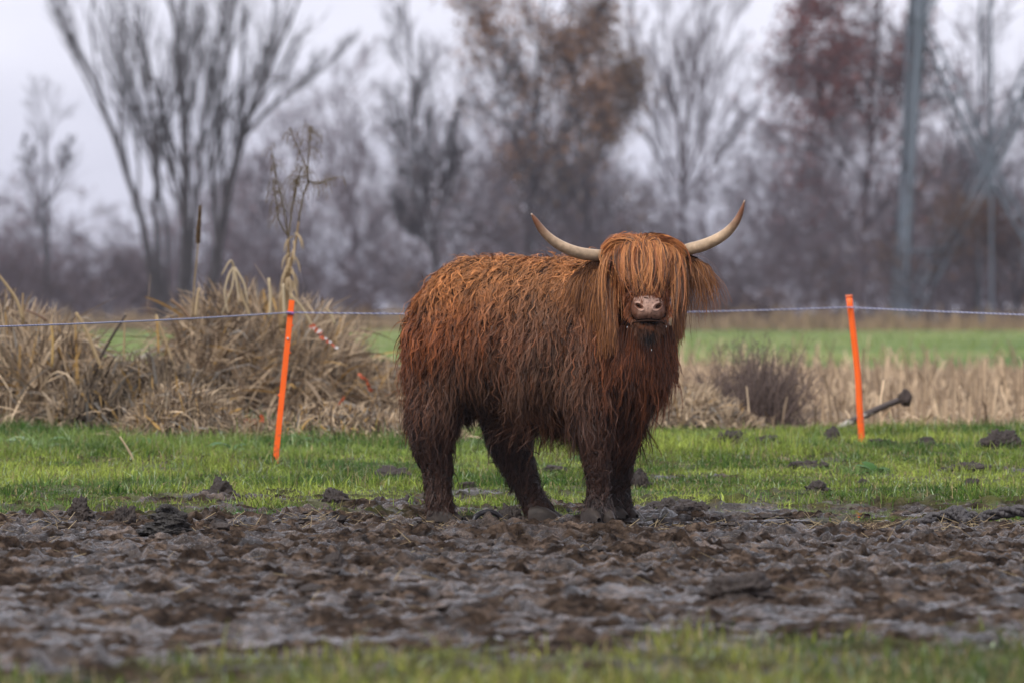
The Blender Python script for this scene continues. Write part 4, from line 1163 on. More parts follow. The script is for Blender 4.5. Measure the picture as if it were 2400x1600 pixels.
# ---------------------------------------------------------------- heaps of dead reeds
def reed_heap(px_pts, base_px, seed, n, label, depth=1.1, w=0.013, hL=(0.35, 0.8), tan=1.0, front=0.0, group=None, dist_extra=0.0, mess=1.0):
    """px_pts: outline [(px, top_py)], base_px: row of the foot"""
    r = np.random.RandomState(seed)
    pxs = np.array([p[0] for p in px_pts], float); tops = np.array([p[1] for p in px_pts], float)
    x_mid, yb, zb = D2((pxs[0] + pxs[-1]) / 2, base_px)
    yb += dist_extra
    yc = yb + depth * 0.5
    s = yc / FPX
    X = (pxs - 1200) * s; H = np.maximum((CAMZ - (tops - HZ) * s) - zb, 0.02)
    root = empty('reed_heap', (x_mid, yc, zb)); tag(root, label, 'reed heap', group)
    def hx(x): return np.interp(x, X, H)
    # earth and matted litter inside the heap
    gx = np.linspace(X[0], X[-1], 70); gy = np.linspace(-1, 1, 26)
    GX, GY = np.meshgrid(gx, gy)
    hh = hx(GX) * 0.80 * np.maximum(1 - GY ** 2, 0) ** 0.55
    hh = hh * (1 + 0.30 * fbm(GX, GY * depth, 3.0, 4, seed)) - 0.03
    YY_ = GY * depth * 0.5
    idg = np.arange(GX.size).reshape(GX.shape)
    Fg = np.stack([idg[:-1, :-1], idg[:-1, 1:], idg[1:, 1:], idg[1:, :-1]], -1).reshape(-1, 4)
    link_mesh('litter_mound', np_mesh('litter_mound', np.column_stack([(GX - x_mid).ravel(), YY_.ravel(), hh.ravel()]), Fg, smooth=True), M['soil'], root)
    K = 7
    x = r.uniform(X[0] - 0.05, X[-1] + 0.05, n); yy = r.beta(1.2, 1.6, n) * 2 - 1
    clump = fbm(x, yy * 0.6, 3.2, 2, seed + 1)
    surf = hx(x) * np.maximum(1 - yy ** 2, 0.0) ** 0.55
    z0 = surf * r.uniform(0.0, 0.92, n)
    L = r.uniform(hL[0], hL[1], n) * (0.45 + 0.55 * np.clip(hx(x) / 0.8, 0, 1)) * (0.7 + 0.6 * (clump + 0.3))
    az = noise3(np.column_stack([x, yy, z0]), 2.2, seed)[:, 0] * 2.2 + r.normal(0, 0.9 * mess, n)
    kind = r.uniform(size=n)
    el = np.where(kind < 0.45, r.normal(1.15, 0.25, n), r.normal(0.2, 0.55, n))
    hang = kind > 0.72
    el = np.where(hang, r.normal(-0.9, 0.35, n), el)
    z0 = np.where(hang, surf * r.uniform(0.45, 0.95, n), z0)
    # do not let upright stems stand far above the outline
    L = np.where((~hang) & (el > 0.6), np.minimum(L, np.maximum(hx(x) * r.uniform(0.95, 1.2, n) - z0, 0.1)), L)
    sgn = np.where(r.uniform(size=n) < 0.5, -1, 1)
    d = np.stack([np.sin(az) * np.cos(el) * 1.0 + 0.25 * sgn * np.cos(el), -np.abs(np.cos(az)) * np.cos(el) * 0.6, np.sin(el)], -1); d = norm(d)
    P = np.zeros((n, K, 3)); P[:, 0] = np.stack([x - x_mid, yy * depth * 0.5 - np.where(hang, 0.05, 0), z0], -1)
    bend = np.abs(r.normal(0.5, 0.45, n)); seg = (L / (K - 1))[:, None]
    kink = r.randint(2, K + 6, n)
    for k in range(1, K):
        d = norm(d + np.array([0, 0, -1.0]) * (bend / (K - 1) * 1.6)[:, None] + np.where(kink == k, 1.0, 0)[:, None] * r.normal(0, 0.7, (n, 3)))
        P[:, k] = P[:, k - 1] + d * seg
        P[:, k, 2] = np.maximum(P[:, k, 2], 0.01)
    T = norm(np.gradient(P, axis=1)); S = norm(np.cross(T, (np.array([0, -1.0, 0.2]) + r.normal(0, 0.6, (n, 3)))[:, None]))
    W = w * 0.5 * np.clip(r.lognormal(-0.55, 0.65, n), 0.2, 2.4)[:, None] * np.array([0.9, 1, 1, 0.95, 0.85, 0.6, 0.25])[None]
    t = np.clip(r.beta(0.9, 1.5, n) + 0.35 * clump, 0, 1)[:, None]
    c = np.array([0.085, 0.055, 0.034]) * (1 - t) + np.array([0.68, 0.52, 0.35]) * t
    gold = (r.uniform(size=n) < 0.06)[:, None]; c = np.where(gold, np.array([0.44, 0.27, 0.09]), c)
    grey = (r.uniform(size=n) < 0.10)[:, None]; c = np.where(grey, np.array([0.40, 0.36, 0.31]) * r.uniform(0.5, 1, (n, 1)), c)
    V, F, col = ribbons(P, W, S, C=c * tan)
    c = c * 1.15
    link_mesh('dry_reeds', np_mesh('dry_reeds', V, F, colors=col), M['straw'], root)
    return root

reed_heap([(-260, 780), (-160, 700), (-60, 712), (20, 705), (60, 745), (130, 745), (180, 780), (215, 830), (255, 860), (300, 940)], 1012, 1201, 8500,
          'matted heap of dead tan reeds at the left edge of the photo', depth=1.2)
reed_heap([(150, 930), (215, 850), (300, 838), (380, 835), (440, 850), (500, 900)], 1020, 1202, 4200,
          'low dark bank of flattened reeds between the two taller reed heaps', depth=0.8, hL=(0.15, 0.45), tan=0.62)
reed_heap([(408, 850), (440, 730), (470, 700), (520, 715), (545, 660), (560, 700), (640, 700), (700, 715), (760, 745), (800, 800), (860, 845), (915, 860), (960, 880), (1010, 960)], 1000, 1203, 15000,
          'tallest heap of bent dead reeds behind the left orange post', depth=1.4)
reed_heap([(310, 1000), (345, 935), (400, 900), (455, 905), (510, 940), (560, 985), (600, 1000)], 1030, 1204, 4200,
          'rounded bundle of matted straw at the foot of the tallest reed heap', depth=0.6, hL=(0.2, 0.5), w=0.009, dist_extra=-0.5)
reed_heap([(600, 1010), (680, 965), (780, 950), (860, 960), (930, 975), (1060, 1015)], 1034, 1205, 5200,
          'low fringe of pale straw right of the left orange post', depth=0.6, hL=(0.12, 0.35), w=0.009, dist_extra=-0.3, tan=1.1)
reed_heap([(1490, 1020), (1530, 960), (1600, 900), (1660, 905), (1720, 960), (1760, 1010)], 1015, 1206, 2600,
          'low tan grass clump right of the cow in front of the bush', depth=0.9, hL=(0.15, 0.40), w=0.012, tan=0.95, dist_extra=0.6)

# single stalks that stick up out of the heaps
def stalk(pts, rad, label, dist, name='reed_stalk', colr=(0.40, 0.29, 0.16), head=None, group='single dead reed stalks'):
    P = [np.array([(a - 1200) / FPX * dist, dist + (b_ * 0), CAMZ - (b_ - HZ) / FPX * dist]) for a, b_ in pts]
    base = P[0].copy()
    V, F = smooth_tube([p - base for p in P], rad, 7, 4)
    o = link_mesh(name, poly_mesh(name, V, F, True, np.tile(colr, (len(V), 1))), M['straw'], None, base)
    tag(o, label, 'reed stalk', group)
    return o
stalk([(245, 880), (225, 830), (200, 770), (178, 733)], [0.013, 0.013, 0.012, 0.010], 'straight broken reed stalk leaning left, crossing the rope between the heaps', 42.0)
stalk([(216, 870), (236, 835), (262, 790), (295, 738)], [0.010, 0.010, 0.009, 0.008], 'dark thin stem leaning right between the left heap and the gap', 42.2, colr=(0.07, 0.05, 0.04))
stalk([(289, 870), (291, 800), (293, 735)], [0.006, 0.006, 0.005], 'thin pale upright stalk in the gap, beside a dark leaning stem', 42.5)
stalk([(408, 860), (395, 820), (366, 738)], [0.010, 0.010, 0.008], 'pale stalk leaning left at the foot of the tallest heap', 42.3)
stalk([(372, 830), (370, 780), (366, 740)], [0.006, 0.006, 0.006], 'golden upright stalk joined to the pale leaning stalk at the rope', 42.4, colr=(0.50, 0.30, 0.09))
stalk([(122, 860), (124, 800), (120, 757)], [0.008, 0.008, 0.007], 'golden stalk standing in the left reed heap just under the rope', 41.8, colr=(0.50, 0.33, 0.12))
stalk([(55, 752), (40, 705), (15, 668), (-10, 635)], [0.011, 0.010, 0.009, 0.006], 'long curved reed at the far left rising above the rope', 42.0)
stalk([(110, 752), (85, 737), (62, 728)], [0.008, 0.007, 0.006], 'brown stem lying low over the left heap above the rope', 42.3, colr=(0.20, 0.12, 0.08))
stalk([(54, 760), (53, 720), (54, 688)], [0.007, 0.006, 0.004], 'short upright golden stalk above the left heap', 42.1, colr=(0.42, 0.28, 0.13))
stalk([(448, 750), (425, 722), (400, 703)], [0.011, 0.010, 0.008], 'brown stalk leaning out of the left side of the tallest heap', 42.2, colr=(0.24, 0.15, 0.09))
stalk([(458, 745), (462, 705), (467, 675)], [0.011, 0.010, 0.008], 'short thick pale stalk on the crest of the tallest heap beside the cattail', 42.3, colr=(0.46, 0.34, 0.20))
stalk([(632, 745), (634, 700), (630, 652)], [0.011, 0.011, 0.009], 'short thick cream stalk on the crest left of the branching weed', 42.4, colr=(0.50, 0.40, 0.26))
stalk([(668, 745), (665, 705), (664, 665)], [0.012, 0.011, 0.009], 'short thick cream stalk standing right against the branching weed', 42.4, colr=(0.50, 0.40, 0.26))
stalk([(735, 770), (712, 728), (682, 690)], [0.010, 0.010, 0.007], 'pale reed arching right from the top of the left orange post', 42.4, colr=(0.44, 0.34, 0.21))
stalk([(785, 760), (776, 738), (766, 724)], [0.010, 0.009, 0.006], 'curled pale reed tip on the right slope of the tallest heap', 42.4, colr=(0.46, 0.36, 0.22))
stalk([(315, 1080), (300, 1052), (281, 1022)], [0.006, 0.006, 0.005], 'pale straw stem fallen into the grass below the dark bank', 37.0, colr=(0.50, 0.38, 0.24))

# folded reed with hanging leaves on the crest
def hanging_reed(dist=42.2):
    base = np.array([(560 - 1200) / FPX * dist, dist, CAMZ - (735 - HZ) / FPX * dist])
    root = empty('folded_reed', base); tag(root, 'folded pale reed with hanging leaves on the crest of the tallest heap', 'reed plant')
    def loc(a, b_): return np.array([(a - 1200) / FPX * dist, dist, CAMZ - (b_ - HZ) / FPX * dist]) - base
    V, F = smooth_tube([loc(588, 745), loc(566, 690), loc(548, 625)], [0.010, 0.009, 0.007], 7, 5)
    link_mesh('stem', poly_mesh('stem', V, F, True, np.tile([0.40, 0.30, 0.18], (len(V), 1))), M['straw'], root)
    for (pts) in ([(548, 625), (535, 650), (527, 690), (536, 735)], [(548, 625), (540, 612), (520, 645)], [(549, 630), (556, 670), (560, 715)], [(550, 628), (572, 665), (582, 715)], [(548, 628), (545, 670), (520, 740)]):
        V, F = smooth_tube([loc(*p) + np.array([0, -0.02 * k, 0]) for k, p in enumerate(pts)], np.linspace(0.010, 0.004, len(pts)), 6, 5)
        V = V.copy()
        link_mesh('leaf', poly_mesh('leaf', V, F, True, np.tile([0.44, 0.35, 0.23], (len(V), 1))), M['straw'], root)
hanging_reed()

def cattail(dist=42.3):
    base = np.array([(452 - 1200) / FPX * dist, dist, CAMZ - (745 - HZ) / FPX * dist])
    def loc(a, b_): return np.array([(a - 1200) / FPX * dist, dist, CAMZ - (b_ - HZ) / FPX * dist]) - base
    root = empty('cattail', base); tag(root, 'tall seed stalk with a narrow brown head in front of the multi stemmed willow', 'weed')
    V, F = smooth_tube([loc(450, 750), loc(456, 660), loc(462, 600), loc(470, 485)], [0.006, 0.0055, 0.005, 0.003], 6, 5)
    link_mesh('stem', poly_mesh('stem', V, F, True, np.tile([0.33, 0.24, 0.14], (len(V), 1))), M['straw'], root)
    r = np.random.RandomState(9); n = 420
    t = r.uniform(0, 1, n); c_ = np.outer(1 - t, loc(464, 572)) + np.outer(t, loc(470, 482))
    a = r.uniform(0, 6.28, n); d = np.stack([np.cos(a), np.sin(a), 0.8 + 0 * a], -1)
    V, F = tubes(c_, c_ + norm(d) * (0.024 * r.uniform(0.4, 1, n) * (1.1 - 0.6 * t))[:, None], np.full(n, 0.0045), np.full(n, 0.002), 3)
    link_mesh('seed_head', np_mesh('seed_head', V, F, colors=np.repeat(np.array([0.17, 0.105, 0.05]) * r.uniform(0.6, 1.5, (n, 1)), 6, axis=0)), M['straw'], root)
cattail()

def weed(dist=42.6):
    base = np.array([(668 - 1200) / FPX * dist, dist, CAMZ - (760 - HZ) / FPX * dist])
    def loc(a, b_): return np.array([(a - 1200) / FPX * dist, dist, CAMZ - (b_ - HZ) / FPX * dist]) - base
    root = empty('branching_weed', base); tag(root, 'tall dead branching weed rising from the reed heap above the left orange post', 'weed')
    r = np.random.RandomState(19)
    tubes_ = []
    for pts, r0 in ([[(662, 770), (668, 690), (674, 620), (676, 560)], 0.022], [[(680, 770), (672, 700), (682, 620), (694, 560), (700, 520)], 0.014], [[(655, 770), (660, 700), (690, 590), (700, 520)], 0.008]):
        tubes_.append(smooth_tube([loc(*p) for p in pts], np.linspace(r0, r0 * 0.4, len(pts)), 7, 5))
    V, F = join_vf(tubes_)
    link_mesh('stem', poly_mesh('stem', V, F, True, np.tile([0.30, 0.205, 0.105], (len(V), 1))), M['straw'], root)
    arms = [[(676, 560), (664, 480), (645, 400), (636, 345)], [(676, 560), (688, 470), (697, 410)], [(700, 520), (712, 455), (722, 425), (715, 385), (690, 330), (680, 300)],
            [(722, 425), (745, 430), (790, 415)], [(722, 430), (722, 380), (728, 310), (728, 296)], [(676, 555), (655, 520), (648, 470), (640, 420)], [(690, 470), (696, 430), (706, 390)]]
    for pts in arms:
        V, F = smooth_tube([loc(*p) + np.array([0, r.normal(0, 0.02), 0]) for p in pts], np.linspace(0.006, 0.0025, len(pts)), 6, 5)
        b_ = link_mesh('branch', poly_mesh('branch', V, F, True, np.tile([0.12, 0.088, 0.045], (len(V), 1))), M['straw'], root)
        # drooping fine side twigs with old seeds
        pts3 = np.array([loc(*p) for p in pts]); n = 42
        f = r.uniform(0.35, 1, n) * (len(pts3) - 1); i = np.clip(f.astype(int), 0, len(pts3) - 2); fr = (f - i)[:, None]
        c_ = pts3[i] * (1 - fr) + pts3[i + 1] * fr
        d = norm(np.stack([r.normal(0, 1, n), r.normal(0, 0.8, n), r.normal(-0.1, 0.7, n)], -1)); L2 = r.uniform(0.01, 0.07, n)[:, None]
        e1 = c_ + d * L2; e2 = e1 + norm(d * 0.4 + np.array([0, 0, -1.0])) * L2 * 0.9
        V1, F1 = tubes(c_, e1, np.full(n, 0.0014), np.full(n, 0.0012), 3); V2, F2 = tubes(e1, e2, np.full(n, 0.0016), np.full(n, 0.0022), 3)
        V, F = join_vf([(V1, F1), (V2, F2)])
        link_mesh('twigs', np_mesh('twigs', V, F, colors=np.tile([0.15, 0.105, 0.05], (len(V), 1))), M['straw'], b_)
    # dry leaves curling off the stem
    n = 26; K = 6
    P = np.zeros((n, K, 3)); t = r.uniform(0, 1, n)
    P[:, 0] = np.outer(1 - t, loc(668, 700)) + np.outer(t, loc(690, 545)); a = r.uniform(-1, 1, n)
    d = norm(np.stack([a, -0.5 * np.ones(n), 0.7 * np.ones(n)], -1))
    for k in range(1, K):
        d = norm(d + np.array([0, 0, -0.75])); P[:, k] = P[:, k - 1] + d * 0.028
    S = norm(np.cross(norm(np.gradient(P, axis=1)), np.array([0, -1.0, 0.3]))); W = np.full((n, K), 0.006) * np.array([0.6, 1, 1, .9, .6, .2])
    V, F, c_ = ribbons(P, W, S, C=np.tile([0.36, 0.27, 0.16], (n, 1)))
    link_mesh('dry_leaves', np_mesh('dry_leaves', V, F, colors=c_), M['straw'], root)
weed()

# scraps of orange plastic caught in the reeds
def scrap(pts, w, label, dist, white=False, seed=1):
    r = np.random.RandomState(seed)
    P = np.array([[(a - 1200) / FPX * dist, dist + r.normal(0, 0.01), CAMZ - (b_ - HZ) / FPX * dist] for a, b_ in pts]); base = P[0].copy(); P -= base
    K = 24; t = np.linspace(0, len(P) - 1, K); i = np.clip(t.astype(int), 0, len(P) - 2); fr = (t - i)[:, None]; Q = P[i] * (1 - fr) + P[i + 1] * fr
    Q += r.normal(0, 0.004, Q.shape)
    T_ = norm(np.gradient(Q, axis=0)); ang = np.cumsum(r.normal(0, 0.5, K)); S = norm(np.cross(T_, np.array([0, -1.0, 0])) * np.cos(ang * 0.4)[:, None] + np.array([0, 1.0, 0]) * np.sin(ang * 0.4)[:, None])
    Wd = w * (0.6 + 0.5 * r.uniform(0, 1, K))
    A = Q - S * Wd[:, None]; B = Q + S * Wd[:, None]; nrm = np.cross(T_, S) * 0.0015
    Vv = np.concatenate([A - nrm, B - nrm, B + nrm, A + nrm]); Ff = []
    for k in range(K - 1):
        for a, b_ in ((0, 1), (1, 2), (2, 3), (3, 0)):
            Ff.append((a * K + k, b_ * K + k, b_ * K + k + 1, a * K + k + 1))
    Ff += [(0, K, 2 * K, 3 * K), (K - 1, 2 * K - 1, 3 * K - 1, 4 * K - 1)]
    o = link_mesh('plastic_scrap', poly_mesh('plastic_scrap', Vv, Ff, False), [M['orange_dull'], M['white_mark']], None, base)
    if white:
        for k, p in enumerate(o.data.polygons):
            if k < len(Ff) - 2 and (k // 4) % 7 in (1, 4): p.material_index = 1
    tag(o, label, 'plastic scrap', 'orange plastic scraps in the reeds')
scrap([(728, 762), (745, 775), (762, 795), (790, 816)], 0.018, 'orange and white tape scrap on the upper right slope of the tallest heap', 42.0, True, 3)
scrap([(570, 985), (592, 990), (618, 984), (610, 972)], 0.016, 'crumpled red orange plastic at the foot of the tallest reed heap', 40.3, False, 4)
scrap([(842, 876), (858, 890), (868, 915)], 0.010, 'faint orange scrap half hidden low in the reeds beside the cow', 42.0, False, 5)
scrap([(806, 932), (796, 945), (792, 958)], 0.010, 'small orange scrap just above the pale straw fringe', 41.6, False, 6)

# ---------------------------------------------------------------- dry bush on the right
def bush(px, py, wpx, hpx, dist_add, seed, n, label, colr):
    x0, y0, z0 = D2(px, py); y0 += dist_add; s = y0 / FPX; x0 = (px - 1200) * s
    root = empty('dry_bush', (x0, y0, z0)); tag(root, label, 'bush')
    r = np.random.RandomState(seed); K = 6; H = hpx * s; Wd = wpx * s
    P = np.zeros((n, K, 3)); a = r.normal(0, 0.55, n); b_ = r.normal(0, 0.5, n)
    P[:, 0] = np.stack([r.normal(0, Wd * 0.24, n), r.normal(0, 0.2, n), 0 * a], -1)
    d = norm(np.stack([np.sin(a), np.sin(b_) * 0.7, np.cos(a)], -1)); L = H * r.uniform(0.45, 1.05, n) * np.clip(1.1 - np.abs(a) * 0.45, 0.3, 1.1)
    for k in range(1, K):
        d = norm(d + r.normal(0, 0.14, (n, 3)) + np.array([0.02, 0, 0.02])); P[:, k] = P[:, k - 1] + d * (L / (K - 1))[:, None]
    S = norm(np.cross(norm(np.gradient(P, axis=1)), r.normal(0, 1, (n, 1, 3)) + np.array([0, -1.5, 0])))
    W = np.linspace(0.0032, 0.0011, K)[None] * r.uniform(0.6, 1.3, n)[:, None]
    V, F, c = ribbons(P, W, S, C=np.array(colr) * r.uniform(0.6, 1.6, (n, 1)))
    link_mesh('stems', np_mesh('stems', V, F, colors=c), M['straw'], root)
    m = n * 5; i = r.randint(0, n, m); k = r.randint(2, K, m); c0 = P[i, k]
    d = norm(r.normal(0, 1, (m, 3)) + np.array([0, 0, 0.6])); 
    V, F = tubes(c0, c0 + d * r.uniform(0.02, 0.07, (m, 1)), np.full(m, 0.0016), np.full(m, 0.0010), 3)
    link_mesh('twigs', np_mesh('twigs', V, F, colors=np.repeat(np.array(colr) * r.uniform(0.7, 1.7, (m, 1)), 6, axis=0)), M['straw'], root)
bush(1770, 1008, 190, 205, 1.5, 41, 900, 'dark leafless bush of fine twigs in the stubble right of the cow', (0.12, 0.088, 0.075))
bush(1690, 1000, 110, 100, 1.0, 42, 350, 'small low twiggy bush left of the larger leafless bush', (0.12, 0.085, 0.068))

# leaning branch beside the right post
def branch(dist=43.3):
    def w(a, b_, dy=0): return np.array([(a - 1200) / FPX * dist, dist + dy, CAMZ - (b_ - HZ) / FPX * dist])
    base = w(1935, 1035); root = empty('fallen_branch', base); tag(root, 'fallen branch propped up behind the right orange post with a clod on its tip', 'branch')
    V, F = smooth_tube([w(*p) - base for p in ((1930, 1030), (1960, 1008), (1995, 988), (2035, 968), (2075, 950), (2110, 936))], [0.024, 0.026, 0.025, 0.023, 0.021, 0.022], 10, 6)
    n_ = len(V); t = np.arange(n_) / n_
    pale = np.array([0.42, 0.38, 0.34]); dark = np.array([0.055, 0.040, 0.036]); q = fbm(t * 9, t * 0, 1.0, 2, 3)
    m_ = np.clip((q > -0.05).astype(float) * (t < 0.62), 0, 1)[:, None]
    up = ((V[:, 2] - np.interp(V[:, 0], [V[:, 0].min(), V[:, 0].max()], [V[0, 2], V[-1, 2]])) > -0.005)[:, None]
    c = np.where(up & (m_ > 0.5), pale, dark)
    link_mesh('shaft', poly_mesh('shaft', V, F, True, c), M['rope'], root)
    b = lump_mesh('tip_clod', 0.032, 0.030, 0.046, 71, 4, 0.6, 1.6); link_mesh('tip_clod', b, M['wood_dark'], root, w(2122, 932) - base)

# ---------------------------------------------------------------- clods, dung and the twisted root
def lump_mesh(name, rx, ry, rz, seed, sub=4, rough=0.35, freq=2.2, flat=True):
    import bmesh
    bm = bmesh.new(); bmesh.ops.create_icosphere(bm, subdivisions=sub, radius=1.0)
    co = np.array([v.co[:] for v in bm.verts])
    o1 = noise3(co, freq, seed); o2 = noise3(co, freq * 3.1, seed + 1); o3 = noise3(co, freq * 8, seed + 2)
    rad = 1 + rough * (o1[:, 0] * 0.9 + np.abs(o2[:, 0]) * 0.7 - 0.25) + rough * 0.14 * o3[:, 0]
    co = co * rad[:, None] + o2 * 0.06 * rough
    for v, c in zip(bm.verts, co): v.co = (c[0] * rx, c[1] * ry, c[2] * rz)
    me_ = bpy.data.meshes.new(name); bm.to_mesh(me_); bm.free()
    me_.polygons.foreach_set('use_smooth', [sub >= 4] * len(me_.polygons))
    return me_

def clod(px, py, wpx, hpx, label, seed, material='clod', name='earth_clod', cat='clod of earth', bits=5, sub=5):
    x, y, z = D2(px, py); z = gz(x, y); s = y / FPX
    rx = wpx * s / 2; rz = hpx * s
    r = np.random.RandomState(seed)
    root = empty(name, (x, y, z)); tag(root, label, cat, 'dark clods on the ground' if name == 'earth_clod' else None)
    link_mesh('main_lump', lump_mesh('main_lump', rx * 0.78, rx * 0.65, rz * 0.88, seed, sub, 0.42, 2.4), M[material], root, (0, 0, rz * 0.10))
    for k in range(bits):
        q = rx * r.uniform(0.16, 0.36)
        o = link_mesh('crumb', lump_mesh('crumb', q, q * 0.9, min(q, rz * 0.6) * r.uniform(0.6, 1.0), seed * 7 + k, 3, 0.5, 2.0), M[material], root,
                  (r.uniform(-0.85, 0.85) * rx, r.uniform(-0.6, 0.4) * rx, rz * r.uniform(0.02, 0.35)))
    return root
branch()
CL = [
 (520, 1163, 92, 34, 'rounded brown molehill in the green grass above the tall dung pile'),
 (190, 1218, 62, 44, 'reddish brown clod left of the tall dung pile, beside a bright green tuft'),
 (292, 1222, 60, 46, 'peaked brown clod close to the left side of the tall dung pile'),
 (790, 1178, 88, 34, 'grey brown lump in the muddy grass left of the cow'),
 (920, 1114, 86, 20, 'flat grey clod in the grass just left of the hind legs'),
 (1095, 1148, 52, 14, 'small flat clod seen between the hind legs'),
 (1300, 1106, 60, 12, 'thin flat clod under the belly of the cow'),
 (1497, 1140, 64, 36, 'mounded clod in the grass just right of the fore legs'),
 (1195, 1213, 100, 42, 'dark crumbly lump under the belly behind the curved black rim'),
 (1580, 1196, 150, 34, 'wide jagged clod on the mud right of the fore hooves'),
 (1712, 1049, 96, 28, 'broad dark clod in the grass below the leafless bush'),
 (1795, 1049, 62, 26, 'dark clod touching the right end of the broad clod below the bush'),
 (1953, 1040, 46, 30, 'grey clod under the low end of the fallen branch'),
 (2066, 1044, 76, 14, 'flat dark clod right beside the foot of the right orange post'),
 (2166, 1044, 48, 18, 'small clod midway between the right post and the right edge'),
 (2350, 1054, 96, 38, 'large dark mound of earth at the right edge in front of the stubble'),
 (2280, 1100, 130, 20, 'long low reddish clod in the grass near the right edge'),
 (1895, 1100, 80, 18, 'dark broken clod in the middle of the right-hand grass'),
 (1915, 1158, 66, 22, 'brown clod in the grass left of and above the twisted rope'),
 (2022, 1133, 26, 12, 'tiny clod in the grass above the twisted rope'),
 (2278, 1140, 40, 18, 'small brown clod in the grass near the right edge above the twisted rope'),
 (1735, 1400, 180, 56, 'large blurred dark clod in the near mud right of centre'),
 (780, 1330, 70, 34, 'blurred dark clod in the near mud left of centre'),
 (140, 1330, 120, 30, 'blurred low ridge of dark earth in the near mud at the left'),
]
for k, (a, b_, w_, h_, lb) in enumerate(CL):
    if b_ < 1170: h_ *= 1.15; w_ *= 1.05
    clod(a, b_, w_, h_, lb, 900 + k * 3, sub=5 if h_ > 25 else 4)

# tall dung pile built of slumped pats
x, y, z = D2(390, 1245); z = gz(x, y); s = y / FPX
root = empty('dung_pile', (x, y, z)); tag(root, 'tall dark pile of wet slumped dung at the left edge of the mud', 'dung pile')
for k, (dx, dz, rx, rz) in enumerate(((0, 8, 52, 16), (10, 24, 42, 15), (-24, 20, 30, 12), (26, 36, 24, 13), (-4, 40, 30, 13), (2, 55, 24, 13), (38, 46, 12, 10), (-44, 6, 34, 8), (50, 6, 26, 9), (0, 66, 13, 7))):
    link_mesh('dung_pat', lump_mesh('dung_pat', rx * s, rx * s * 0.85, rz * s, 1500 + k, 5, 0.30, 2.8), M['dung'], root, (dx * s, (k % 3 - 1) * 0.02 - 0.02, dz * s))

# black curved rim half sunk in the mud under the cow
x, y, z = D2(1140, 1217); z = gz(x, y) ; s = y / FPX
P = [np.array([(a - 1140) * s, dy, (1217 - b_) * s]) for a, b_, dy in ((1108, 1222, -0.03), (1113, 1202, -0.02), (1126, 1192, 0), (1145, 1188, 0.01), (1165, 1194, 0.02), (1180, 1210, 0.03), (1190, 1222, 0.03))]
V, F = smooth_tube(P, np.array([5, 6, 6.5, 6.5, 6, 6, 5]) * s, 10, 6)
o = link_mesh('sunken_rim', poly_mesh('sunken_rim', V, F), mat('black_rubber', (0.014, 0.012, 0.014), rough=0.35, spec=0.5, bump=(60, 0.5, 0.004)), None, (x, y, z))
tag(o, 'curved black rim half buried in the mud between the hind hooves', 'rubber rim')

# twisted muddy root or rope lying along the edge of the grass on the right
def twisted(dist=None):
    x0, y0, z0 = D2(2100, 1222); base = np.array([x0, y0, gz(x0, y0)]); s = y0 / FPX
    root = empty('twisted_rope', base); tag(root, 'thick twisted mud covered rope lying on the mud edge at the right', 'old rope')
    def seg(px_pts, rad, strands_, tw, seed):
        P = np.array([[(a - 2100) * s, dy, (1222 - b_) * s * 1.0] for a, b_, dy in px_pts]); 
        dl = np.concatenate([[0], np.cumsum(np.linalg.norm(np.diff(P, axis=0), axis=1))]); n = 50; q = np.linspace(0, dl[-1], n)
        Q = np.column_stack([np.interp(q, dl, P[:, k]) for k in range(3)])
        for _ in range(4): Q[1:-1] = (Q[:-2] + 2 * Q[1:-1] + Q[2:]) / 4
        T = norm(np.gradient(Q, axis=0)); u = norm(np.cross(T, [[0, 0.3, 1.0]])); v = np.cross(T, u)
        r = np.random.RandomState(seed)
        for k in range(strands_):
            ph = q / dl[-1] * tw * 6.28 + k * 6.28 / strands_
            c = Q + (u * np.cos(ph)[:, None] + v * np.sin(ph)[:, None]) * rad * 0.62
            V, F = smooth_tube(c, rad * 0.62 * (1 + 0.12 * r.normal(0, 1, n)), 10, 2)
            link_mesh('strand', poly_mesh('strand', V, F), M['clod_grey'], root)
    M['clod_grey'] = mat('clod_grey', (0.040, 0.034, 0.034), rough=0.5, spec=0.45, noise=(30, 0.4), bump=(110, 0.8, 0.006))
    seg([(2100, 1220, -0.05), (2125, 1210, 0), (2160, 1207, 0.03), (2185, 1196, 0.05)], 11 * s, 3, 1.6, 1)
    seg([(2175, 1198, 0.10), (2200, 1190, 0.10), (2235, 1188, 0.08), (2262, 1196, 0.05)], 10 * s, 3, 1.0, 2)
    seg([(2222, 1192, 0.12), (2240, 1180, 0.12), (2256, 1184, 0.08), (2266, 1208, 0.0)], 13 * s, 4, 1.2, 3)
    seg([(2262, 1190, 0.14), (2290, 1190, 0.12), (2306, 1206, 0.10)], 9 * s, 3, 1.0, 4)
    seg([(2310, 1196, 0.2), (2345, 1186, 0.2), (2400, 1180, 0.2), (2450, 1184, 0.2)], 12 * s, 3, 1.3, 5)
twisted()

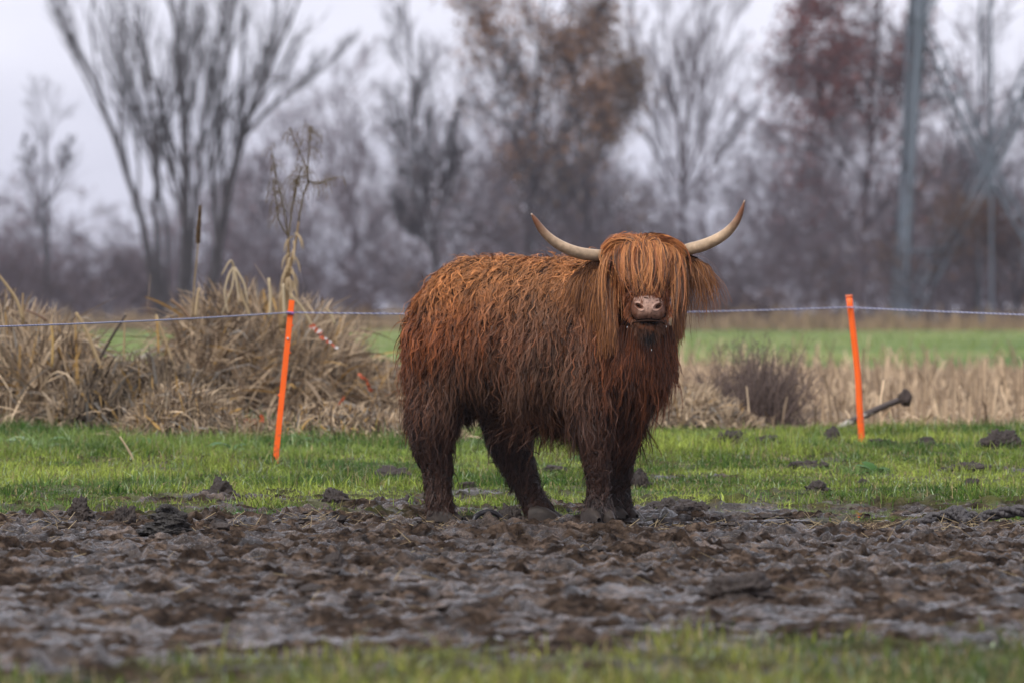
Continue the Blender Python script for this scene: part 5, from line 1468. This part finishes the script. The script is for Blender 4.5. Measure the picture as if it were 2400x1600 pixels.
# broad leaved dock plants and bright green tufts
def dock(px, py, size, label, seed, pale=0.5):
    x, y, z = D2(px, py); z = gz(x, y)
    root = empty('dock_plant', (x, y, z)); tag(root, label, 'leafy plant', 'broad leaved plants in the grass')
    r = np.random.RandomState(seed); nl = 11
    for i in range(nl):
        a = i / nl * 6.28 + r.normal(0, 0.2); el = r.uniform(0.2, 1.1); L = size * r.uniform(0.7, 1.15)
        K = 8; d = np.array([math.cos(a) * math.cos(el), math.sin(a) * math.cos(el), math.sin(el)]); p = np.zeros(3); sd_ = np.array([-math.sin(a), math.cos(a), 0])
        Vv = []; Ff = []
        for k in range(K):
            t = k / (K - 1); w_ = L * 0.24 * math.sin(math.pi * min(1, 0.1 + t * 0.9)) ** 0.8 * (1 + 0.12 * math.sin(k * 2.3 + i))
            up = np.cross(sd_, d)
            Vv += [p - sd_ * w_ + up * 0.25 * w_, p.copy(), p + sd_ * w_ + up * 0.25 * w_]
            d = d + np.array([0, 0, -0.22]); d /= np.linalg.norm(d); p = p + d * L / (K - 1)
        for k in range(K - 1):
            for j in range(2): q = k * 3 + j; Ff.append((q, q + 1, q + 4, q + 3))
        t = r.uniform(0, 1); c = np.array([0.06, 0.15, 0.03]) * (1 - pale * t) + np.array([0.30, 0.40, 0.27]) * pale * t
        link_mesh('leaf', poly_mesh('leaf', np.array(Vv), Ff, True, np.tile(c, (len(Vv), 1))), M['grass'], root)
for k, (a, b_, sz, lb, pl) in enumerate((
    (25, 1048, 0.13, 'pale broad leaved plant at the far left edge of the grass', 0.9), (95, 1045, 0.15, 'large pale leaved plant at the foot of the left reed heap', 1.0),
    (150, 1050, 0.10, 'dark green leafy plant right of the large pale one by the left heap', 0.5), (225, 1040, 0.11, 'pale leafy plant at the foot of the low dark bank', 0.8),
    (345, 1048, 0.12, 'dark leafy plant under the rounded straw bundle', 0.3), (545, 1052, 0.12, 'pale leafed plant in the tall grass left of the orange post', 0.7),
    (702, 1040, 0.13, 'dark green leafy plant just right of the left orange post', 0.3), (555, 1205, 0.06, 'small grey green rosette growing in the mud below the molehill', 1.0),
    (840, 985, 0.05, 'tiny dark green plant in the pale straw near the cow', 0.1), (2050, 1108, 0.09, 'dark green leafy tuft in the grass below the right post', 0.1),
    (1350, 1078, 0.07, 'low leafy plant in the grass seen under the belly', 0.6))):
    dock(a, b_, sz * 1.5, lb, 1700 + k, pl)

# ---------------------------------------------------------------- trees
def grow_tree(stems, seed, levels=3, nchild=(9, 7, 5), lr=(0.42, 0.45, 0.5), ang=(0.6, 0.7, 0.7), up=0.10, wob=0.12, rmin=0.012, start=0.25, up_decay=1.0):
    stems = [(p_, a_ * 0.80, b_ * 0.70) for p_, a_, b_ in stems]
    """stems: list of (polyline points, r0, r1). returns segment arrays split in trunk / crown"""
    r = random.Random(seed)
    trunk = []; crown = []
    stack = []
    def rnd_perp(d):
        a = Vector((r.gauss(0, 1), r.gauss(0, 1), r.gauss(0, 1))); a = a - d * a.dot(d); return a.normalized()
    for pts, r0, r1 in stems:
        pts = [Vector(p) for p in pts]; n = len(pts) - 1
        sub = []
        for i in range(n):
            for k in range(4): sub.append(pts[i].lerp(pts[i + 1], k / 4) + Vector((r.gauss(0, 0.03), r.gauss(0, 0.03), 0)))
        sub.append(pts[-1]); m = len(sub) - 1; Ltot = sum((sub[i + 1] - sub[i]).length for i in range(m))
        for i in range(m):
            ra = r0 + (r1 - r0) * i / m; rb = r0 + (r1 - r0) * (i + 1) / m
            trunk.append((sub[i], sub[i + 1], ra, rb))
        for c in range(nchild[0]):
            t = start + (1 - start) * (c + r.random()) / nchild[0]; f = t * m; i = min(int(f), m - 1)
            p = sub[i].lerp(sub[i + 1], f - i); d = (sub[i + 1] - sub[i]).normalized()
            rr = (r0 + (r1 - r0) * t) * 0.55
            stack.append((p, (d + rnd_perp(d) * math.tan(ang[0]) * r.uniform(0.6, 1.3)).normalized(), Ltot * lr[0] * (1.25 - 0.7 * t) * r.uniform(0.7, 1.25), max(rr, rmin), 1))
    while stack:
        p, d, L, rad, lv = stack.pop()
        n = 4 if lv < 3 else 3
        pts = [p]; dd = d
        for i in range(n):
            dd = (dd + Vector((r.gauss(0, wob), r.gauss(0, wob), r.gauss(0, wob) + up * (up_decay ** lv)))).normalized(); pts.append(pts[-1] + dd * (L / n))
        for i in range(n):
            crown.append((pts[i], pts[i + 1], max(rad * (1 - 0.8 * i / n), rmin * 0.8), max(rad * (1 - 0.8 * (i + 1) / n), rmin * 0.6)))
        if lv < levels:
            nc = nchild[lv]
            for c in range(nc):
                t = 0.2 + 0.8 * (c + r.random()) / nc; f = t * n; i = min(int(f), n - 1)
                q = pts[i].lerp(pts[i + 1], min(f - i, 1)); e = (pts[i + 1] - pts[i]).normalized()
                stack.append((q, (e + rnd_perp(e) * math.tan(ang[lv]) * r.uniform(0.5, 1.3)).normalized(), L * lr[lv] * (1.2 - 0.5 * t) * r.uniform(0.7, 1.3), max(rad * 0.5, rmin), lv + 1))
    return trunk, crown

def seg_mesh(name, segs, sides, origin):
    P0 = np.array([s[0][:] for s in segs]) - origin; P1 = np.array([s[1][:] for s in segs]) - origin
    V, F = tubes(P0, P1, np.array([s[2] for s in segs]), np.array([s[3] for s in segs]), sides)
    return np_mesh(name, V, F, smooth=sides > 4)

def leaf_cloud(name, crown, n, size, cols, seed, zmin=-9, keep=None, spread=0.45):
    r = np.random.RandomState(seed)
    tips = np.array([s[1][:] for s in crown]); tips = tips[tips[:, 2] > zmin]
    if keep is not None: tips = tips[keep(tips)]
    cl = fbm(tips[:, 0], tips[:, 2], 0.7, 3, seed); p = np.clip(cl * 1.6 + 0.5, 0.10, 1.2); p = p / p.sum()
    i = r.choice(len(tips), n, p=p)
    c = tips[i] + r.normal(0, spread, (n, 3))
    a = norm(r.normal(0, 1, (n, 3))); b_ = norm(np.cross(a, r.normal(0, 1, (n, 3))))
    s = size * r.uniform(0.5, 1.4, (n, 1))
    V = np.stack([c - a * s, c + b_ * s * 0.6, c + a * s, c - b_ * s * 0.6], 1).reshape(-1, 3)
    F = np.arange(n * 4).reshape(-1, 4)
    t = r.uniform(0, 1, (n, 1)); col = np.array(cols[0]) * (1 - t) + np.array(cols[1]) * t
    return V, F, np.repeat(col, 4, axis=0)

def px3(px, py, D): return np.array([(px - 1200) / FPX * D, D, CAMZ - (py - HZ) / FPX * D])

def tree(name, stems_px, D, label, seed, bark='bark', leaves=None, cat='tree', group='trees behind the field', **kw):
    r = random.Random(seed)
    base = px3(stems_px[0][0][0][0], 770, D); base[2] = 0.0
    stems = []
    cx0 = np.mean([s_[0][0][0] for s_ in stems_px if s_[0][0][1] >= 680])
    for si, (pts, r0, r1) in enumerate(stems_px):
        grounded = pts[0][1] >= 680
        dz = r.uniform(-0.25, 0.25) if (not grounded or (name == 'willow_tree' and si != 5)) else 0.0
        pl = []
        for k, p in enumerate(pts):
            q = px3(p[0], p[1], D); q[1] += dz * k * 1.6; pl.append(tuple(q))
        b0 = list(pl[0]); b0[2] = -0.1; b0[0] = 0.5 * b0[0] + 0.5 * float(px3(cx0, 770, D)[0])
        stems.append((([tuple(b0)] if grounded else []) + pl, r0, r1))
    tr, cr_ = grow_tree(stems, seed, **kw)
    if name == 'willow_tree':
        cb = px3(cx0, 770, D)
        tr.append((Vector((cb[0], cb[1], -0.3)), Vector((cb[0], cb[1], 1.0)), 1.15, 0.75))
    root = empty(name, base); tag(root, label, cat, group)
    link_mesh('trunk', seg_mesh('trunk', tr, 6, base), M[bark], root)
    cm = link_mesh('crown', seg_mesh('crown', cr_, 3, base), M[bark], root)
    if leaves:
        n, size, cols, keep = leaves
        V, F, c = leaf_cloud('dead_leaves', cr_, n, size, cols, seed, keep=keep)
        link_mesh('dead_leaves', np_mesh('dead_leaves', V - base, F, colors=c), M['leaf'], cm)
    return root

# the big many stemmed willow on the left
tree('willow_tree', [
    ([(362, 690), (335, 520), (290, 380), (228, 210), (150, 60), (110, -60)], 0.30, 0.05),
    ([(378, 690), (365, 480), (362, 300), (335, 130), (300, -60)], 0.26, 0.05),
    ([(392, 690), (390, 560), (372, 420), (330, 260), (240, 60), (200, -60)], 0.18, 0.04),
    ([(430, 700), (434, 540), (434, 330), (420, 180), (400, -60)], 0.42, 0.08),
    ([(440, 700), (458, 480), (480, 300), (505, 120), (540, -60)], 0.24, 0.05),
    ([(494, 690), (515, 560), (552, 380), (572, 300), (635, 160), (720, -40)], 0.40, 0.07),
    ([(564, 330), (620, 265), (700, 200), (800, 125)], 0.16, 0.04),
    ([(500, 690), (505, 600), (500, 420), (520, 260), (545, 80), (560, -60)], 0.18, 0.04)],
    290, 'big bare willow with many stems fanning out from one base on the left', 61, nchild=(11, 7, 4), lr=(0.38, 0.46, 0.5), ang=(0.36, 0.40, 0.46), up=0.07, wob=0.07, rmin=0.012, start=0.35)
tree('young_tree', [([(110, 740), (112, 620), (110, 480), (105, 330), (96, 240)], 0.19, 0.03), ([(111, 500), (70, 420), (50, 330)], 0.09, 0.03), ([(112, 480), (150, 400), (165, 330)], 0.09, 0.03)],
    315, 'small bare tree with one straight dark trunk at the far left', 62, nchild=(14, 7, 4), lr=(0.22, 0.5, 0.5), ang=(0.75, 0.6, 0.6), up=0.09, start=0.4)
tree('bare_tree', [([(1022, 700), (1020, 590), (1002, 480), (982, 380), (968, 260), (962, 130), (952, -60)], 0.24, 0.05), ([(1018, 580), (960, 540), (925, 470)], 0.09, 0.03), ([(1004, 480), (1050, 400), (1075, 260)], 0.10, 0.03)],
    312, 'tall bare tree with a dark bent trunk left of the cow', 63, nchild=(26, 9, 6), lr=(0.22, 0.5, 0.5), ang=(0.62, 0.6, 0.6), up=0.10, start=0.22)
BRN = ((0.13, 0.062, 0.030), (0.36, 0.185, 0.085))
tree('leafy_tree', [([(1235, 700), (1238, 560), (1250, 440), (1255, 300), (1262, 120), (1275, -60)], 0.26, 0.06), ([(1250, 430), (1320, 300), (1370, 150), (1390, -40)], 0.13, 0.04), ([(1250, 400), (1180, 280), (1150, 120), (1130, -40)], 0.11, 0.04)],
    318, 'tall tree with rusty brown dead leaves behind the left horn', 64, nchild=(22, 10, 6), lr=(0.26, 0.5, 0.5), ang=(0.7, 0.65, 0.6), up=0.06, start=0.25,
    leaves=(8000, 0.105, BRN, lambda t: (t[:, 2] > 5.0)))
tree('leafy_tree', [([(1385, 700), (1380, 560), (1372, 380), (1345, 180), (1330, -60)], 0.22, 0.06), ([(1375, 400), (1440, 300), (1470, 180)], 0.10, 0.03)],
    330, 'dark brown leaved tree between the rusty tree and the pale vase shaped tree', 65, nchild=(20, 10, 6), lr=(0.26, 0.5, 0.5), ang=(0.7, 0.65, 0.6), up=0.05, start=0.2,
    leaves=(6000, 0.105, ((0.085, 0.052, 0.030), (0.24, 0.145, 0.075)), lambda t: (t[:, 2] > 4.0) & (t[:, 2] < 16)))
tree('vase_tree', [([(1604, 700), (1602, 520), (1600, 430), (1590, 300), (1560, 120), (1540, -60)], 0.20, 0.05), ([(1601, 440), (1640, 340), (1680, 180), (1720, -20)], 0.12, 0.04), ([(1600, 440), (1560, 350), (1510, 220), (1470, 40)], 0.12, 0.04), ([(1602, 430), (1610, 280), (1640, 100), (1650, -60)], 0.13, 0.04), ([(1602, 450), (1680, 380), (1760, 270)], 0.08, 0.03), ([(1601, 420), (1590, 250), (1520, 100)], 0.09, 0.03)],
    335, 'slender grey vase shaped bare tree rising above the head of the cow', 66, bark='bark_purple', nchild=(14, 10, 6), lr=(0.30, 0.46, 0.45), ang=(0.36, 0.45, 0.5), up=0.05, wob=0.07, start=0.3, rmin=0.008)
PUR = ((0.09, 0.030, 0.030), (0.25, 0.09, 0.078))
tree('leafy_tree', [([(2015, 720), (2020, 560), (2035, 400), (2040, 250), (2060, 80), (2065, -60)], 0.26, 0.07), ([(2030, 430), (1960, 320), (1910, 200), (1880, 60)], 0.13, 0.04), ([(2038, 330), (2100, 220), (2140, 60)], 0.12, 0.04), ([(2036, 300), (1990, 180), (1960, -40)], 0.12, 0.04)],
    308, 'tree with dusky purple red leaves left of the steel pylon', 67, bark='bark_purple', nchild=(17, 10, 6), lr=(0.32, 0.5, 0.5), ang=(0.7, 0.65, 0.6), up=0.05, start=0.2,
    leaves=(9000, 0.12, PUR, lambda t: (t[:, 2] > 4.5)))
tree('bare_tree', [([(830, 720), (828, 560), (815, 430), (800, 300), (790, 200)], 0.13, 0.03)],
    345, 'thin bare sapling between the willow and the tall bent tree', 68, bark='bark_purple', nchild=(16, 6, 4), lr=(0.22, 0.5, 0.5), ang=(0.6, 0.6, 0.6), up=0.1, start=0.25)
tree('bare_tree', [([(2290, 720), (2300, 560), (2318, 400), (2312, 200), (2316, -60)], 0.20, 0.05), ([(2310, 420), (2380, 300), (2420, 160)], 0.10, 0.03)],
    316, 'bare tree standing behind the middle of the steel pylon', 69, nchild=(15, 7, 5), lr=(0.2, 0.5, 0.5), ang=(0.6, 0.6, 0.6), up=0.08, start=0.25)
tree('leafy_tree', [([(2180, 720), (2185, 620), (2190, 520), (2200, 420)], 0.12, 0.03), ([(2185, 640), (2230, 560), (2260, 500)], 0.07, 0.03)],
    300, 'low shrubby tree with orange brown leaves at the foot of the pylon', 70, nchild=(14, 7, 4), lr=(0.35, 0.5, 0.5), ang=(0.8, 0.7, 0.6), up=0.05, start=0.1,
    leaves=(2200, 0.08, ((0.07, 0.035, 0.018), (0.17, 0.085, 0.035)), None))
tree('leafy_tree', [([(2380, 720), (2378, 620), (2385, 500), (2392, 380), (2400, 200)], 0.15, 0.03), ([(2380, 640), (2330, 570), (2310, 500)], 0.08, 0.03)],
    303, 'dark tree with russet leaves at the right edge of the photo', 71, nchild=(14, 7, 4), lr=(0.3, 0.5, 0.5), ang=(0.8, 0.7, 0.6), up=0.05, start=0.1,
    leaves=(2600, 0.08, ((0.05, 0.026, 0.018), (0.14, 0.06, 0.032)), lambda t: t[:, 2] < 6))

# the wood behind: many bare trees read as one mass
def wood(name, count, y0, y1, hmin, hmax, seed, material, label, xr=34, lev=2, nch=(12, 8, 5), rmin=0.024, xfun=None, leaf=0, lcols=PUR, lrs=(0.30, 0.5, 0.5), wid=1.0, start=0.16, thick=0.011):
    rr = np.random.RandomState(seed); protos = []
    for k in range(4):
        H = 1.0
        st_ = [([(0, 0, 0), (0.01 * k, 0, 0.3), (-0.02, 0.01, 0.6), (0.01, 0, 1.0)], thick, thick * 0.15)]
        a, b_ = grow_tree(st_, seed + k, levels=lev, nchild=nch, lr=lrs, ang=(0.75, 0.7, 0.6), up=0.06, wob=0.16, rmin=rmin / 10, start=start)
        protos.append(a + b_)
    parts_ = []; lp = []
    for c in range(count):
        pr = protos[rr.randint(4)]; D = rr.uniform(y0, y1); X0 = rr.uniform(-xr, xr) * D / 340
        H = rr.uniform(hmin, hmax) * (xfun(1200 + X0 / D * FPX) if xfun else 1)
        th = rr.uniform(0, 6.28); cs, sn = math.cos(th), math.sin(th)
        A = np.array([s_[0][:] for s_ in pr]); B = np.array([s_[1][:] for s_ in pr])
        R = np.array([[cs, -sn, 0], [sn, cs, 0], [0, 0, 1]])
        wx = rr.uniform(0.8, 1.2) * wid
        A = (A @ R.T) * H * np.array([wx, wx, 1]) + [X0, D, 0]; B = (B @ R.T) * H * np.array([wx, wx, 1]) + [X0, D, 0]
        r0 = np.maximum(np.array([s_[2] for s_ in pr]) * H, rmin * 0.7); r1 = np.maximum(np.array([s_[3] for s_ in pr]) * H, rmin * 0.5)
        parts_.append(tubes(A, B, r0, r1, 3))
        if leaf:
            j = rr.randint(0, len(B), leaf); lp.append(B[j] + rr.normal(0, 0.2, (leaf, 3)))
    V, F = join_vf(parts_)
    o = link_mesh(name, np_mesh(name, V, F), M[material]); tag(o, label, 'woodland', kind='stuff')
    if leaf:
        c = np.vstack(lp); n = len(c); a = norm(rr.normal(0, 1, (n, 3))); b_ = norm(np.cross(a, rr.normal(0, 1, (n, 3)))); s_ = 0.09 * rr.uniform(0.5, 1.4, (n, 1))
        V = np.stack([c - a * s_, c + b_ * s_ * 0.6, c + a * s_, c - b_ * s_ * 0.6], 1).reshape(-1, 3)
        t = rr.uniform(0, 1, (n, 1)); col = np.array(lcols[0]) * (1 - t) + np.array(lcols[1]) * t
        link_mesh('dead_leaves', np_mesh('dead_leaves', V, np.arange(n * 4).reshape(-1, 4), colors=np.repeat(col, 4, axis=0)), M['leaf'], o)
    return o
def prof(px):
    return float(np.interp(px, [0, 250, 500, 800, 1000, 1200, 1500, 1700, 1800, 1950, 2200, 2400], [0.55, 0.50, 0.62, 0.95, 0.95, 1.0, 0.9, 0.66, 0.75, 1.0, 1.0, 1.0]))
wood('bare_woodland', 150, 335, 430, 6.0, 15.5, 801, 'bark_purple', 'mass of bare purplish grey trees far behind the field', xfun=prof, leaf=60, rmin=0.013, lev=3, nch=(14, 7, 4), lrs=(0.32, 0.55, 0.5), wid=1.15, thick=0.013)
wood('distant_treeline', 110, 520, 760, 3.0, 5.5, 881, 'bark_purple', 'very distant blurred line of low trees at the horizon', nch=(12, 7, 5), rmin=0.04, lrs=(0.5, 0.55, 0.5), wid=1.8, start=0.02)
def prof2(px):
    return float(np.interp(px, [0, 300, 700, 1000, 1100, 1300, 1600, 1750, 1900, 2400], [0.62, 0.66, 0.72, 0.75, 1.0, 1.2, 1.05, 0.7, 1.1, 1.2]))
wood('thicket', 110, 303, 350, 2.2, 5.3, 851, 'bark_purple', 'dense low thicket of bare shrubs along the foot of the trees', xfun=prof2, nch=(14, 8, 5), rmin=0.02, start=0.03, leaf=140, lcols=((0.040, 0.026, 0.022), (0.085, 0.052, 0.040)), lrs=(0.5, 0.55, 0.5), wid=1.6, thick=0.02)
wood('russet_undergrowth', 34, 302, 325, 2.0, 4.6, 891, 'bark', 'patches of russet leaved undergrowth at the foot of the trees', nch=(12, 8, 5), rmin=0.02, start=0.03, leaf=420, lcols=((0.060, 0.034, 0.022), (0.20, 0.095, 0.045)), lrs=(0.5, 0.55, 0.5), wid=1.5, xfun=lambda p: 1.0 if p > 1900 else (0.8 if 1050 < p < 1500 else 0.35))

# ---------------------------------------------------------------- steel lattice pylon
def pylon(D=304.0):
    base = px3(2310, 770, D); base[2] = 0
    root = empty('pylon', base); tag(root, 'grey steel lattice pylon standing at the right in front of the trees', 'pylon')
    s = D / FPX
    hw0 = (2310 - 2105) * s; Z1 = (735 + 40) * s
    Htot = 42.0
    def corner(sx, sy, z):
        w_ = hw0 * (1 - 0.22 * z / 15.0) if z < 15 else hw0 * 0.78 * (1 - (z - 15) / (Htot - 15) * 0.85)
        return np.array([sx * w_, sy * w_ * 1.0, z])
    lv = [0, 7.2, 14.0, 20, 25.5, 30.5, 35, 38.5, Htot]
    def beam(a, b_, w_):
        V, F = smooth_tube([a, b_], [w_, w_], 4, 1); return V, F
    def brace(a, b_, w_):
        # a pair of angle irons with short ties between them
        d = norm((b_ - a)[None])[0]; o_ = np.cross(d, [0, 1.0, 0] if abs(d[1]) < 0.5 else [1.0, 0, 0]); o_ = o_ / np.linalg.norm(o_) * 0.22
        out = [beam(a + o_, b_ + o_, w_), beam(a - o_, b_ - o_, w_)]
        for k in range(1, 10):
            p = a + (b_ - a) * k / 10; out.append(beam(p + o_, p - o_ + d * 0.25, w_ * 0.6))
        return out
    for sx in (-1, 1):
        for sy in (-1, 1):
            ps = [beam(corner(sx, sy, lv[i]), corner(sx, sy, lv[i + 1]), 0.15 if i < 3 else 0.11) for i in range(len(lv) - 1)]
            V, F = join_vf(ps); link_mesh('leg', poly_mesh('leg', V, F, False), M['steel'], root)
    for face in range(4):
        ps = []
        for i in range(len(lv) - 1):
            c = [(-1, -1), (1, -1), (1, 1), (-1, 1)]; a = c[face]; b_ = c[(face + 1) % 4]
            A0, B0, A1, B1 = corner(*a, lv[i]), corner(*b_, lv[i]), corner(*a, lv[i + 1]), corner(*b_, lv[i + 1])
            k = 0.075
            m1 = (A1 + B1) / 2; m0 = (A0 + B0) / 2
            if i < 4:
                if i % 2 == 0: ps += brace(A0, m1, k) + brace(B0, m1, k)
                else: ps += brace(A1, m0, k) + brace(B1, m0, k)
                ps += [beam((A0 + A1) / 2, (A0 + m1) / 2 if i % 2 == 0 else (A1 + m0) / 2, 0.05), beam((B0 + B1) / 2, (B0 + m1) / 2 if i % 2 == 0 else (B1 + m0) / 2, 0.05)]
                ps += [beam(m0, m1, 0.07)]
            else: ps += [beam(A0, B1, 0.06), beam(B0, A1, 0.06)]
            ps += [beam(A1, B1, 0.05)] if i > 3 else []
        V, F = join_vf(ps); link_mesh('bracing', poly_mesh('bracing', V, F, False), M['steel'], root)
    for z_, w_ in ((26, 7.5), (32, 6.0)):
        ps = []
        for sy in (-0.35, 0.35):
            ps += [beam(np.array([-w_, 0, z_]), np.array([w_, 0, z_]), 0.08), beam(np.array([-w_, 0, z_]), np.array([0, sy, z_ + 1.6]), 0.05), beam(np.array([w_, 0, z_]), np.array([0, sy, z_ + 1.6]), 0.05)]
        V, F = join_vf(ps); link_mesh('cross_arm', poly_mesh('cross_arm', V, F, False), M['steel'], root)
    for sx in (-1, 1):
        for sy in (-1, 1):
            c = corner(sx, sy, 0); V, F = smooth_tube([c - np.array([0, 0, 0.4]), c + np.array([0, 0, 0.35])], [0.45, 0.35], 8, 2)
            link_mesh('footing', poly_mesh('footing', V, F, False), mat('concrete', (0.3, 0.3, 0.3)) if 'concrete' not in M else M['concrete'], root)
pylon()

# ---------------------------------------------------------------- haze
HZD = 0.00024
hz = bpy.data.meshes.new('haze')
x0, x1, y0, y1, z0, z1 = -3100, 3100, -60, 6200, -1.2, 45
hz.from_pydata([(x0, y0, z0), (x1, y0, z0), (x1, y1, z0), (x0, y1, z0), (x0, y0, z1), (x1, y0, z1), (x1, y1, z1), (x0, y1, z1)], [],
               [(0, 3, 2, 1), (4, 5, 6, 7), (0, 1, 5, 4), (1, 2, 6, 5), (2, 3, 7, 6), (3, 0, 4, 7)])
hm = bpy.data.materials.new('haze'); hm.use_nodes = True; nt = hm.node_tree
nt.nodes.remove(nt.nodes['Principled BSDF'])
pv = nt.nodes.new('ShaderNodeVolumePrincipled'); pv.inputs['Density'].default_value = HZD; pv.inputs['Color'].default_value = (0.86, 0.88, 1.0, 1)
pv.inputs['Anisotropy'].default_value = 0.2
nt.links.new(pv.outputs['Volume'], nt.nodes['Material Output'].inputs['Volume'])
tag(link_mesh('haze', hz, hm), kind='stuff')
